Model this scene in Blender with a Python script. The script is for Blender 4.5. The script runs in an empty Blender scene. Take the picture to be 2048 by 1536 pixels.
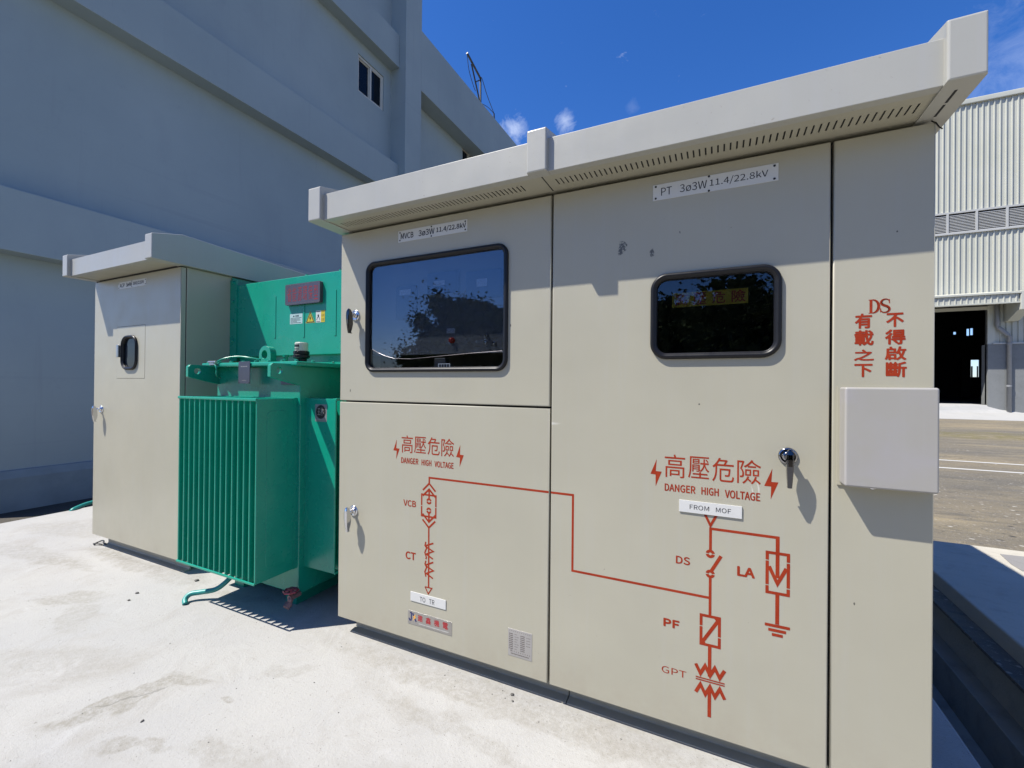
import bpy, bmesh, math, random
from mathutils import Vector, Matrix, noise
from mathutils.geometry import tessellate_polygon
R = math.radians
scene = bpy.context.scene
col = scene.collection
random.seed(7)

# ------------------------------------------------------------------ camera
cam_d = bpy.data.cameras.new('camera')
cam_d.sensor_width = 36.0
cam_d.lens = 15.2338
cam_d.clip_start = 0.05
cam_d.clip_end = 3000
cam = bpy.data.objects.new('camera', cam_d)
col.objects.link(cam)
cam.matrix_world = Matrix([[0.903443, -0.006769, 0.428656, 2.015618], [0.428612, -0.007003, -0.903461, -1.875347], [0.009117, 0.999953, -0.003426, 1.367934], [0.0, 0.0, 0.0, 1.0]])
scene.camera = cam

# ------------------------------------------------------------------ light
SUN = Vector((1.24, 1.0, -2.4)).normalized()          # direction the sunlight travels
EL = math.asin(-SUN.z)
AZ = math.atan2(-SUN.x, -SUN.y)                        # from +Y, clockwise
w = bpy.data.worlds.new('World')
scene.world = w
w.use_nodes = True
wn, wl = w.node_tree.nodes, w.node_tree.links
bg = wn['Background']
sky = wn.new('ShaderNodeTexSky')
sky.sky_type = 'NISHITA'
sky.sun_disc = False
sky.sun_elevation = EL
sky.sun_rotation = AZ
sky.altitude = 0.0
sky.air_density = 1.0
sky.dust_density = 0.25
sky.ozone_density = 2.5
bg.inputs['Strength'].default_value = 0.062

def cloud_mask():
    """soft wisps of cloud low over the roofs, as part of the sky itself"""
    tc = wn.new('ShaderNodeTexCoord')
    total = None
    for (d, r, k) in (((-0.3682, 0.7792, 0.5072), 0.045, .42), ((-0.2741, 0.8095, 0.5192), 0.034, .34),
                      ((-0.149, 0.8344, 0.5306), 0.02, 0.05), ((0.40, 0.82, 0.41), 0.17, 0.14),
                      ((-0.45, 0.75, 0.47), 0.05, 0.4), ((0.62, 0.62, 0.30), 0.25, 0.8),
                      ((0.55, -0.80, 0.22), 0.30, 0.7), ((-0.9, -0.2, 0.20), 0.2, 0.4)):
        dist = wn.new('ShaderNodeVectorMath'); dist.operation = 'DISTANCE'
        nz = wn.new('ShaderNodeTexNoise'); nz.inputs['Scale'].default_value = 26.0; nz.inputs['Distortion'].default_value = .5
        nz.inputs['Detail'].default_value = 8.0; nz.inputs['Roughness'].default_value = 0.66
        wl.new(tc.outputs['Generated'], nz.inputs['Vector'])
        wl.new(tc.outputs['Generated'], dist.inputs[0])
        dist.inputs[1].default_value = d
        mr = wn.new('ShaderNodeMapRange'); mr.inputs['From Min'].default_value = r
        mr.inputs['From Max'].default_value = 0.0
        wl.new(dist.outputs['Value'], mr.inputs['Value'])
        a = wn.new('ShaderNodeMath'); a.operation = 'ADD'
        nm = wn.new('ShaderNodeMath'); nm.operation = 'MULTIPLY'; wl.new(nz.outputs['Fac'], nm.inputs[0]); nm.inputs[1].default_value = 1.9
        wl.new(mr.outputs['Result'], a.inputs[0]); wl.new(nm.outputs[0], a.inputs[1])
        m2 = wn.new('ShaderNodeMapRange'); m2.inputs['From Min'].default_value = 1.28
        m2.inputs['From Max'].default_value = 2.1; m2.inputs['To Max'].default_value = k
        wl.new(a.outputs[0], m2.inputs['Value'])
        if total is None:
            total = m2.outputs['Result']
        else:
            mx = wn.new('ShaderNodeMath'); mx.operation = 'MAXIMUM'
            wl.new(total, mx.inputs[0]); wl.new(m2.outputs['Result'], mx.inputs[1])
            total = mx.outputs[0]
    return total
gam = wn.new('ShaderNodeHueSaturation'); gam.inputs['Saturation'].default_value = 1.30
wl.new(sky.outputs['Color'], gam.inputs['Color'])
mixc = wn.new('ShaderNodeMixRGB')
wl.new(cloud_mask(), mixc.inputs['Fac'])
tint = wn.new('ShaderNodeMixRGB'); tint.blend_type = 'MULTIPLY'; tint.inputs['Fac'].default_value = 1.0
wl.new(gam.outputs['Color'], tint.inputs['Color1']); tint.inputs['Color2'].default_value = (1.16, 1.27, 1.76, 1)
wl.new(tint.outputs['Color'], mixc.inputs['Color1'])
mixc.inputs['Color2'].default_value = (13.5, 14.5, 16.0, 1)
wl.new(mixc.outputs['Color'], bg.inputs['Color'])

sun_d = bpy.data.lights.new('sun', 'SUN')
sun_d.energy = 5.0
sun_d.angle = R(0.53)
sun_d.color = (1.0, 0.955, 0.88)
sun = bpy.data.objects.new('sun', sun_d)
col.objects.link(sun)
sun.rotation_euler = SUN.to_track_quat('-Z', 'Y').to_euler()
sun.location = (-20, -16, 40)

scene.view_settings.view_transform = 'Standard'
scene.view_settings.look = 'None'
scene.view_settings.gamma = 1.0
scene.view_settings.exposure = 0.72
try:
    scene.cycles.transparent_max_bounces = 16
    scene.cycles.max_bounces = 10
    scene.cycles.diffuse_bounces = 5
    scene.cycles.use_denoising = True
except Exception:
    pass

# ------------------------------------------------------------------ materials
class NT:
    def __init__(s, name):
        s.m = bpy.data.materials.new(name); s.m.use_nodes = True
        s.n, s.l = s.m.node_tree.nodes, s.m.node_tree.links
        s.b = s.n['Principled BSDF']; s.out = s.n['Material Output']
        s.pos = None
    def P(s):
        if s.pos is None:
            s.pos = s.n.new('ShaderNodeNewGeometry').outputs['Position']
        return s.pos
    def set(s, **k):
        for a, v in k.items():
            s.b.inputs[a.replace('_', ' ')].default_value = v
    def val(s, x, sock):
        if hasattr(x, 'is_output'): s.l.new(x, sock)
        else: sock.default_value = x
    def noise(s, scale, detail=4, rough=.55, vec=None, stretch=None, dist=0.0):
        t = s.n.new('ShaderNodeTexNoise')
        t.inputs['Scale'].default_value = scale; t.inputs['Detail'].default_value = detail
        t.inputs['Roughness'].default_value = rough; t.inputs['Distortion'].default_value = dist
        v = vec or s.P()
        if stretch:
            mp = s.n.new('ShaderNodeMapping'); mp.inputs['Scale'].default_value = stretch
            s.l.new(v, mp.inputs['Vector']); v = mp.outputs['Vector']
        s.l.new(v, t.inputs['Vector'])
        return t.outputs['Fac']
    def ramp(s, x, a, b, lo=0.0, hi=1.0):
        t = s.n.new('ShaderNodeMapRange')
        t.inputs['From Min'].default_value = a; t.inputs['From Max'].default_value = b
        t.inputs['To Min'].default_value = lo; t.inputs['To Max'].default_value = hi
        s.l.new(x, t.inputs['Value']); return t.outputs['Result']
    def math(s, op, a, b=0.0):
        t = s.n.new('ShaderNodeMath'); t.operation = op
        s.val(a, t.inputs[0]); s.val(b, t.inputs[1]); return t.outputs[0]
    def mix(s, f, a, b):
        t = s.n.new('ShaderNodeMixRGB')
        s.val(f, t.inputs['Fac'])
        for x, sk in ((a, t.inputs['Color1']), (b, t.inputs['Color2'])):
            if hasattr(x, 'is_output'): s.l.new(x, sk)
            else: sk.default_value = (*x, 1)
        return t.outputs['Color']
    def ellipse(s, c, radii, ang=0.0, wob=0.0, wscale=9.0):
        """1 inside a soft ellipsoid at c, 0 outside; edge broken by noise"""
        v = s.P()
        if wob:
            t = s.n.new('ShaderNodeTexNoise'); t.inputs['Scale'].default_value = wscale
            t.inputs['Detail'].default_value = 5
            s.l.new(v, t.inputs['Vector'])
            a = s.n.new('ShaderNodeVectorMath'); a.operation = 'SUBTRACT'; s.l.new(t.outputs['Color'], a.inputs[0]); a.inputs[1].default_value = (.5, .5, .5)
            b = s.n.new('ShaderNodeVectorMath'); b.operation = 'SCALE'; s.l.new(a.outputs[0], b.inputs[0]); b.inputs['Scale'].default_value = wob
            d = s.n.new('ShaderNodeVectorMath'); d.operation = 'ADD'; s.l.new(v, d.inputs[0]); s.l.new(b.outputs[0], d.inputs[1])
            v = d.outputs[0]
        mp = s.n.new('ShaderNodeMapping'); mp.vector_type = 'TEXTURE'
        mp.inputs['Location'].default_value = c; mp.inputs['Rotation'].default_value = (0, 0, ang)
        mp.inputs['Scale'].default_value = radii
        s.l.new(v, mp.inputs['Vector'])
        ln = s.n.new('ShaderNodeVectorMath'); ln.operation = 'LENGTH'; s.l.new(mp.outputs['Vector'], ln.inputs[0])
        return s.ramp(ln.outputs['Value'], 1.0, 0.25)
    def color(s, c): s.l.new(c, s.b.inputs['Base Color'])
    def rough(s, r): s.l.new(r, s.b.inputs['Roughness'])
    def bump(s, h, strength=.3, dist=.01):
        t = s.n.new('ShaderNodeBump'); t.inputs['Strength'].default_value = strength
        t.inputs['Distance'].default_value = dist
        s.l.new(h, t.inputs['Height']); s.l.new(t.outputs['Normal'], s.b.inputs['Normal'])

def sp(c, rough=.5, metal=0.0, var=.06, nscale=6.0, spec=.5):
    """painted or plain surface with a slight unevenness of tone"""
    def f(name):
        t = NT(name); t.set(Roughness=rough, Metallic=metal)
        t.b.inputs['Specular IOR Level'].default_value = spec
        n = t.noise(nscale, 5, .6)
        lo = tuple(x*(1-var) for x in c); hi = tuple(min(1, x*(1+var)) for x in c)
        t.color(t.mix(t.ramp(n, .3, .7), lo, hi))
        t.rough(t.ramp(t.noise(nscale*3, 4), .3, .7, rough*.85, min(1, rough*1.15)))
        return t.m
    return f
MATS = {}
def M(name):
    if name not in MATS: MATS[name] = DEFS[name](name)
    return MATS[name]

BEIGE_D = (.352, .333, .256)
def beige(name, scuff=False, streak=False, base=None, mott=0.0):
    t = NT(name); t.set(Roughness=.36)
    BEIGE = base or BEIGE_D
    n1 = t.noise(2.2, 4, .55); n2 = t.noise(160, 3, .6)
    c = t.mix(t.ramp(n1, .3, .7), tuple(x*.965 for x in BEIGE), tuple(x*1.03 for x in BEIGE))
    # fine dust specks
    dust = t.math('MULTIPLY', t.ramp(n2, .60, .70), t.ramp(t.noise(3.0, 3), .45, .7))
    c = t.mix(t.math('MULTIPLY', dust, .18), c, (.30, .27, .22))
    # faint rain runs down the sheet metal
    runs = t.ramp(t.noise(26, 3, .6, stretch=(1, 1, .035)), .52, .72)
    c = t.mix(t.math('MULTIPLY', runs, .20 if streak else .11), c, (.36, .36, .36))
    # dust thrown up against the lowest part of the doors, and a few drips
    sep = t.n.new('ShaderNodeSeparateXYZ'); t.l.new(t.P(), sep.inputs[0])
    low = t.math('MULTIPLY', t.ramp(sep.outputs['Z'], .22, -.02), t.ramp(t.noise(9, 5, .7), .35, .7))
    c = t.mix(t.math('MULTIPLY', low, .55), c, (.30, .265, .20))
    fl = t.noise(60, 4, .7)
    c = t.mix(t.math('MULTIPLY', t.ramp(fl, .66, .72), t.ramp(t.noise(1.1, 3), .48, .62)), c, (.24, .22, .18))
    for (q, r_) in (((1.116, 1.656, 0), (.0035, .5, .008)), ((1.120, 2.405, 0), (.003, .5, .010)), ((.085, 0, 1.33), (.004, .5, .01)), ((2.45, 0, .62), (.003, .5, .006)), ((2.56, 0, 1.9), (.003, .5, .004)), ((1.95, 0, 1.30), (.004, .5, .004))):
        e = t.ellipse((q[0], 0, q[1]) if len(q) == 3 and q[2] == 0 else q, r_, 0, .004, 60)
        c = t.mix(t.ramp(e, .1, .4, 0, .85), c, (.03, .028, .026))
    if mott:
        c = t.mix(t.ramp(t.noise(5, 4, .55), .42, .62, 0, mott), c, (.315, .30, .325))
    if scuff:
        for (cx, cz, rx, rz, an) in ((1.642, 1.959, .022, .034, 0), (1.767, 1.926, .011, .018, 0), (1.872, 1.995, .004, .006, 0), (2.06, 1.985, .003, .004, 0)):
            e = t.ellipse((cx, 0, cz), (rx, .5, rz), 0, .05, 22)
            k = t.math('MULTIPLY', t.ramp(e, .12, .4), t.ramp(t.noise(95, 4, .75), .43, .50))
            c = t.mix(t.math('MULTIPLY', k, .8), c, (.022, .021, .02))
        for (cx, cz, rx, rz) in ((2.155, .985, .004, .05), (2.135, .965, .003, .04), (1.33, 1.2, .05, .008)):
            e = t.ellipse((cx, 0, cz), (rx, .5, rz), 0, .03, 12)
            c = t.mix(t.math('MULTIPLY', e, .35), c, (.75, .74, .70))
    t.color(c)
    t.rough(t.ramp(t.noise(7, 5, .6), .3, .7, .30, .44))
    t.bump(t.math('ADD', t.noise(1.1, 2, .4), t.math('MULTIPLY', t.noise(420, 2, .5), .003)), .20, .05)
    return t.m

def slab(name):
    t = NT(name); t.set(Roughness=.88)
    big = t.noise(.9, 5, .6); mid = t.noise(3.2, 7, .66, dist=.8); fine = t.noise(95, 5, .7); grit = t.noise(330, 2, .6)
    c = t.mix(t.ramp(big, .32, .68), (.318, .314, .302), (.366, .358, .332))
    c = t.mix(t.ramp(mid, .50, .72, 0, .65), c, (.28, .265, .235))
    c = t.mix(t.ramp(t.noise(2.4, 6, .6, dist=.9), .58, .74, 0, .45), c, (.46, .455, .445))
    c = t.mix(t.ramp(fine, .56, .78, 0, .28), c, (.22, .21, .19))
    c = t.mix(t.ramp(grit, .64, .74, 0, .35), c, (.16, .155, .145))
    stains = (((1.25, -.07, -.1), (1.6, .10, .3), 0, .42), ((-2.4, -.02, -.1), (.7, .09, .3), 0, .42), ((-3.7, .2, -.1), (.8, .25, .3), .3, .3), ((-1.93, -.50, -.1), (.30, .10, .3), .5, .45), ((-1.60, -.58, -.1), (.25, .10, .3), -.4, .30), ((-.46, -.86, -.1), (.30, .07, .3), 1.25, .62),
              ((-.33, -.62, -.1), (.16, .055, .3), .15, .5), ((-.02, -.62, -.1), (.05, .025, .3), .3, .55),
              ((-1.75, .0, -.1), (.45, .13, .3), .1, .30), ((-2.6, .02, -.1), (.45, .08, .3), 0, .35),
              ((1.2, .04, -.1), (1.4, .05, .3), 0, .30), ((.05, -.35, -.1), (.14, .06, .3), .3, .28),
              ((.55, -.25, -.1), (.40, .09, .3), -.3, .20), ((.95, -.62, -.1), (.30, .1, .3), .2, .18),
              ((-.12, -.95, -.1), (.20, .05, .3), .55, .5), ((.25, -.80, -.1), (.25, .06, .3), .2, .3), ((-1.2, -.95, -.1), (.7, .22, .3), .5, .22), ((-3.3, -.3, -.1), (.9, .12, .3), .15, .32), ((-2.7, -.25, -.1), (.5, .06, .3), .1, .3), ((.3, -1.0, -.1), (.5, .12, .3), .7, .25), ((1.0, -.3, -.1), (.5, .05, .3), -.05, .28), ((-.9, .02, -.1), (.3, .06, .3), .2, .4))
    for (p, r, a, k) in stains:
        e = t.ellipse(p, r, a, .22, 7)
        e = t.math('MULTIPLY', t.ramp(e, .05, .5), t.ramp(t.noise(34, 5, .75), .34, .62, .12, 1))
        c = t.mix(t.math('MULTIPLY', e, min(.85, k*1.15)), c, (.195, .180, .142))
    mp = t.n.new('ShaderNodeMapping'); mp.inputs['Rotation'].default_value = (0, 0, .55); mp.inputs['Scale'].default_value = (5, 38, 1)
    t.l.new(t.P(), mp.inputs['Vector'])
    tro = t.noise(1.0, 5, .65, vec=mp.outputs['Vector'], dist=.4)
    c = t.mix(t.math('MULTIPLY', t.ramp(tro, .58, .72), t.ramp(t.noise(1.7, 4, .6), .45, .65, 0, .55)), c, (.235, .225, .20))
    c = t.mix(t.ramp(t.noise(24, 5, .7), .60, .70, 0, .30), c, (.27, .255, .225))
    c = t.mix(t.ramp(t.noise(140, 2, .5), .685, .74, 0, .8), c, (.09, .085, .075))
    c = t.mix(t.ramp(t.noise(60, 3, .6), .66, .70, 0, .55), c, (.17, .16, .14))
    c = t.mix(t.ramp(t.noise(210, 3, .7), .50, .75, 0, .18), c, (.20, .19, .17))
    # hairline cracks
    for (p, r, a) in (((-.43, -.80, -.1), (.17, .008, .3), .98),):
        e = t.ellipse(p, r, a, .09, 14)
        c = t.mix(t.ramp(e, .0, .5, 0, .4), c, (.11, .105, .095))
    t.color(c)
    h = t.math('ADD', t.math('MULTIPLY', mid, .8), t.math('ADD', t.math('MULTIPLY', fine, .35), t.math('MULTIPLY', grit, .12)))
    t.bump(h, .6, .014)
    return t.m

def conc(name, lo, hi, dark, bumpk=.4):
    t = NT(name); t.set(Roughness=.9)
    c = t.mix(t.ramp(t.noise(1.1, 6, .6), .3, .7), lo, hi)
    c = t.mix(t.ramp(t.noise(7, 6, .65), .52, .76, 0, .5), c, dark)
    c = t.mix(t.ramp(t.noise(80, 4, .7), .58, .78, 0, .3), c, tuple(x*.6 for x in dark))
    t.color(c); t.bump(t.noise(60, 5, .7), bumpk, .01); return t.m

def yard(name):
    t = NT(name); t.set(Roughness=.93)
    a = t.noise(.22, 6, .62, stretch=(.35, 1.2, 1), dist=.5); b = t.noise(2.2, 6, .7, stretch=(.35, 1.5, 1)); g = t.noise(45, 4, .75); g2 = t.noise(11, 5, .75)
    c = t.mix(t.ramp(a, .40, .60), (.125, .113, .088), (.235, .192, .118))
    c = t.mix(t.ramp(b, .50, .70, 0, .75), c, (.125, .115, .10))
    c = t.mix(t.ramp(t.noise(.9, 5, .6, stretch=(.3, 1.3, 1)), .54, .66, 0, .6), c, (.30, .245, .145))
    c = t.mix(t.ramp(t.noise(5.5, 5, .75, stretch=(.5, 1.3, 1)), .50, .66, 0, .55), c, (.085, .08, .07))
    c = t.mix(t.ramp(g, .58, .66, 0, .8), c, (.30, .28, .245))
    c = t.mix(t.ramp(g2, .62, .72, 0, .6), c, (.055, .052, .045))
    for (vs_, thr, cc) in ((5.0, .13, (.42, .40, .35)), (3.3, .12, (.05, .045, .04)), (11.0, .16, (.34, .31, .26)), (8.0, .15, (.07, .065, .055))):
        vo = t.n.new('ShaderNodeTexVoronoi'); vo.inputs['Scale'].default_value = vs_; vo.inputs['Randomness'].default_value = 1.0
        t.l.new(t.P(), vo.inputs['Vector'])
        c = t.mix(t.math('MULTIPLY', t.ramp(vo.outputs['Distance'], thr, thr*.6), t.ramp(t.noise(.7, 4, .6), .40, .55)), c, cc)
    # thin dry grass growing through
    c = t.mix(t.ramp(t.noise(1.6, 8, .78, stretch=(.45, 1.6, 1)), .55, .63, 0, .6), c, (.075, .07, .055))
    gm = t.ellipse((9.0, 17.5, 0), (6, 1.8, 3), .03, 2.2, .8)
    c = t.mix(t.math('MULTIPLY', t.ramp(gm, .05, .5), t.ramp(t.noise(3.5, 6, .75), .42, .6, .1, .85)), c, (.125, .11, .035))
    t.color(c); t.bump(t.math('ADD', g, b), .7, .03); return t.m

def wallpaint(name):
    t = NT(name); t.set(Roughness=.85)
    c = t.mix(t.ramp(t.noise(.35, 5, .6), .3, .7), (.258, .322, .338), (.308, .374, .388))
    c = t.mix(t.ramp(t.noise(1.6, 6, .65, stretch=(1, 1, .35)), .52, .8, 0, .30), c, (.215, .265, .295))
    c = t.mix(t.ramp(t.noise(5, 5, .7), .6, .78, 0, .22), c, (.19, .235, .26))
    wv = t.noise(3.0, 6, .7, stretch=(.2, .05, 2.0))
    c = t.mix(t.ramp(wv, .60, .72, 0, .16), c, (.17, .21, .24))
    st = t.noise(7, 4, .65, stretch=(1, 1, .05))
    c = t.mix(t.ramp(st, .60, .78, 0, .18), c, (.17, .20, .215))
    t.color(c); t.bump(t.noise(40, 4, .6), .12, .006); return t.m

def green(name):
    t = NT(name); t.set(Roughness=.27)
    c = t.mix(t.ramp(t.noise(2.0, 4, .6), .3, .7), (.002, .222, .145), (.005, .262, .174))
    c = t.mix(t.ramp(t.noise(120, 3, .7), .62, .72, 0, .10), c, (.18, .28, .24))
    c = t.mix(t.ramp(t.noise(5, 5, .7, stretch=(1, 1, .25)), .52, .72, 0, .35), c, (.008, .17, .125))
    c = t.mix(t.ramp(t.noise(8, 4, .7), .62, .74, 0, .14), c, (.16, .20, .15))
    t.color(c); t.rough(t.ramp(t.noise(6, 5), .3, .7, .22, .36)); t.bump(t.noise(9, 3, .5), .06, .01); return t.m

def clad(name):
    t = NT(name); t.set(Roughness=.45)
    c = t.mix(t.ramp(t.noise(.5, 5, .6), .3, .7), (.42, .425, .36), (.47, .47, .41))
    c = t.mix(t.ramp(t.noise(1.2, 4, .6, stretch=(1, 1, .05)), .5, .75, 0, .2), c, (.31, .315, .28))
    t.color(c); return t.m

def redpaint(name):
    t = NT(name); t.set(Roughness=.55)
    c = t.mix(t.ramp(t.noise(14, 5, .65), .3, .7), (.235, .020, .004), (.30, .034, .009))
    c = t.mix(t.ramp(t.noise(120, 3, .7), .60, .74, 0, .35), c, (.33, .11, .055))
    t.b.inputs['Specular IOR Level'].default_value = .2
    t.color(c); return t.m

def film(name, tint, k, rough=.012):
    """tinted reflective window: part of the light goes through, part is mirrored"""
    t = NT(name); t.n.remove(t.b)
    tr = t.n.new('ShaderNodeBsdfTransparent'); tr.inputs['Color'].default_value = (*tint, 1)
    gl = t.n.new('ShaderNodeBsdfGlossy'); gl.inputs['Roughness'].default_value = rough
    gl.inputs['Color'].default_value = (.92, .95, 1, 1)
    lw = t.n.new('ShaderNodeLayerWeight'); lw.inputs['Blend'].default_value = .5
    fac = t.math('ADD', k, t.math('MULTIPLY', t.math('POWER', lw.outputs['Facing'], 5.0), 1-k))
    mx = t.n.new('ShaderNodeMixShader')
    t.l.new(fac, mx.inputs['Fac']); t.l.new(tr.outputs[0], mx.inputs[1]); t.l.new(gl.outputs[0], mx.inputs[2])
    t.l.new(mx.outputs[0], t.out.inputs['Surface']); return t.m

def leaf(name):
    t = NT(name); t.set(Roughness=.8); t.b.inputs['Specular IOR Level'].default_value = .08
    oi = t.n.new('ShaderNodeNewGeometry').outputs['Random Per Island']
    t.color(t.mix(oi, (.030, .050, .020), (.085, .115, .04)))
    return t.m

DEFS = {
 'beige_paint': lambda n: beige(n), 'beige_paint_scuffed': lambda n: beige(n, scuff=True), 'beige_paint_weathered': lambda n: beige(n, streak=True, base=(.345, .340, .300)), 'cover_paint': lambda n: beige(n, base=(.305, .292, .262), mott=.5),
 'slab_concrete': slab, 'yard_dirt': yard, 'wall_paint': wallpaint, 'green_enamel': green, 'cladding': clad, 'red_stencil_paint': redpaint,
 'pavement_concrete': lambda n: conc(n, (.36, .335, .275), (.46, .43, .35), (.25, .23, .19)),
 'apron_concrete': lambda n: conc(n, (.34, .34, .325), (.38, .375, .36), (.28, .275, .255)),
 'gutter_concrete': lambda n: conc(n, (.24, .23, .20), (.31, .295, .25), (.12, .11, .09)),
 'dado_concrete': lambda n: conc(n, (.155, .163, .16), (.195, .203, .20), (.13, .135, .135), .15),
 'patch_cement': lambda n: conc(n, (.18, .174, .162), (.24, .23, .216), (.13, .126, .12)),
 'soil': lambda n: conc(n, (.035, .032, .026), (.075, .065, .05), (.02, .018, .015), .8),
 'gasket_black': sp((.012, .012, .012), .7), 'rubber_black': sp((.008, .008, .009), .38, spec=.28),
 'chrome': sp((.62, .62, .64), .10, 1.0, .03), 'steel_brushed': sp((.42, .41, .40), .34, 1.0, .08, 40),
 'plate_white': sp((.52, .52, .495), .4, var=.03), 'plate_grey': sp((.345, .33, .31), .4, .3), 'plate_blue_grey': sp((.065, .07, .095), .35, .4),
 'ink_black': sp((.012, .012, .014), .5), 'ink_brown': sp((.12, .10, .09), .6), 'ink_blue': sp((.02, .025, .10), .5), 'ink_red': sp((.34, .02, .025), .5), 'ink_orange': sp((.75, .36, .05), .5),
 'sign_yellow': sp((.48, .37, .02), .5, var=.04), 'sticker_cyan': sp((.34, .46, .46), .5, var=.05), 'sticker_white': sp((.5, .5, .48), .5, var=.03),
 'window_glass': lambda n: film(n, (.95, .96, .96), .03), 'tint_film': lambda n: film(n, (.66, .68, .72), .085), 'dark_film': lambda n: film(n, (.60, .62, .66), .05),
 'pane_dark': sp((.006, .009, .015), .05, spec=.16), 'sticker_grey': sp((.17, .185, .19), .4), 'plate_mauve': sp((.085, .075, .092), .3, .3), 'ink_maroon': sp((.22, .016, .018), .5), 'chrome_mid_reflection': sp((.30, .30, .31), .10, 1.0, .03), 'chrome_dark_reflection': sp((.09, .09, .095), .12, 1.0, .03), 'plinth_shaded_paint': sp((.19, .245, .275), .85, nscale=2.0, var=.15), 'window_frame_white': sp((.5, .5, .45), .45),
 'meter_grey': sp((.20, .205, .21), .5), 'meter_dark': sp((.045, .06, .10), .4), 'meter_face': sp((.55, .60, .66), .4), 'lamp_red': sp((.6, .03, .02), .25),
 'cabinet_inside': sp((.10, .10, .095), .6), 'louvre_white': sp((.42, .42, .395), .5), 'louvre_dark': sp((.02, .02, .02), .8), 'pipe_grey': sp((.22, .225, .23), .45),
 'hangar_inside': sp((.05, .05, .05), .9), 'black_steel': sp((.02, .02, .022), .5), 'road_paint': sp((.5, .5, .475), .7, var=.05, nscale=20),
 'hose_teal': sp((.025, .24, .21), .4), 'wire_black': sp((.015, .015, .015), .45), 'valve_red': sp((.26, .045, .06), .45), 'valve_body': sp((.20, .12, .12), .5, .3), 'clear_plastic': sp((.42, .45, .38), .2),
 'stone': sp((.10, .095, .085), .9, var=.4, nscale=60), 'stone_pale': sp((.48, .46, .42), .9, var=.2, nscale=60), 'dead_leaf': sp((.16, .13, .09), .8, var=.5, nscale=50), 'grass_blade': sp((.06, .12, .025), .6, var=.5, nscale=8),
 'leaf': leaf, 'bark': sp((.07, .055, .04), .9, var=.3, nscale=12), 'pale_shed': sp((.55, .56, .55), .7),
}

# ------------------------------------------------------------------ geometry helpers
def bm_new(): return bmesh.new()
def box(bm, x0, x1, y0, y1, z0, z1):
    vs = [bm.verts.new((x, y, z)) for x in (x0, x1) for y in (y0, y1) for z in (z0, z1)]
    for f in ((0, 1, 3, 2), (4, 6, 7, 5), (0, 4, 5, 1), (2, 3, 7, 6), (0, 2, 6, 4), (1, 5, 7, 3)):
        bm.faces.new([vs[i] for i in f])
def plate(bm, loops, axis, d0, d1):
    """solid sheet from 2-D loops (first the outline, the others holes); axis 'y': loop=(x,z), 'x': (y,z), 'z': (x,y)"""
    def co(p, d):
        return {'y': (p[0], d, p[1]), 'x': (d, p[0], p[1]), 'z': (p[0], p[1], d)}[axis]
    def area(l): return sum(l[i][0]*l[(i+1) % len(l)][1]-l[(i+1) % len(l)][0]*l[i][1] for i in range(len(l)))
    flat = [p for l in loops for p in l]
    tris = tessellate_polygon([[Vector((p[0], p[1], 0)) for p in l] for l in loops])
    A = [bm.verts.new(co(p, d0)) for p in flat]; B = [bm.verts.new(co(p, d1)) for p in flat]
    for t in tris:
        try:
            bm.faces.new([A[i] for i in t]); bm.faces.new([B[i] for i in reversed(t)])
        except ValueError: pass
    k = 0
    for l in loops:
        n = len(l)
        for i in range(n):
            j = (i+1) % n
            try: bm.faces.new((A[k+i], A[k+j], B[k+j], B[k+i]))
            except ValueError: pass
        k += n
def rr(x0, x1, z0, z1, r, n=7):
    pts = []
    for cx, cz, a0 in ((x1-r, z1-r, 0), (x0+r, z1-r, 90), (x0+r, z0+r, 180), (x1-r, z0+r, 270)):
        for i in range(n+1):
            a = R(a0+90*i/n); pts.append((cx+r*math.cos(a), cz+r*math.sin(a)))
    return pts
def soft_plate(bm, x0, x1, z0, z1, y, th, r, hole=None, n=4):
    """folded sheet panel facing -y with rounded edges and a flat face"""
    loops = []
    for i in range(n+1):
        a = math.pi/2*i/n; ins, d = r*(1-math.sin(a)), r*(1-math.cos(a))
        loops.append([bm.verts.new((px, y+d, pz)) for px, pz in rect(x0+ins, x1-ins, z0+ins, z1-ins)])
    loops = list(reversed(loops))
    loops.reverse()
    # i = 0: innermost (front face), i = n: outermost
    for A, B in zip(loops, loops[1:]):
        for k in range(4):
            f = bm.faces.new((A[k], A[(k+1) % 4], B[(k+1) % 4], B[k])); f.smooth = True
    back = [bm.verts.new((v.co.x, y+th, v.co.z)) for v in loops[-1]]
    for k in range(4): bm.faces.new((loops[-1][k], loops[-1][(k+1) % 4], back[(k+1) % 4], back[k]))
    L = [[(v.co.x, v.co.z) for v in loops[0]]]; Lb = [[(v.co.x, v.co.z) for v in back]]
    if hole: L.append(hole); Lb.append(hole)
    hv = [bm.verts.new((p[0], y, p[1])) for p in (hole or [])]; hb_ = [bm.verts.new((p[0], y+th, p[1])) for p in (hole or [])]
    for lp, vs in ((L, loops[0]+hv), (Lb, back+hb_)):
        for t in tessellate_polygon([[Vector((p[0], p[1], 0)) for p in l] for l in lp]):
            bm.faces.new([vs[i] for i in t])
    for k in range(len(hv)):
        j = (k+1) % len(hv); bm.faces.new((hv[k], hv[j], hb_[j], hb_[k]))
def rect(x0, x1, z0, z1): return [(x0, z0), (x1, z0), (x1, z1), (x0, z1)]
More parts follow.
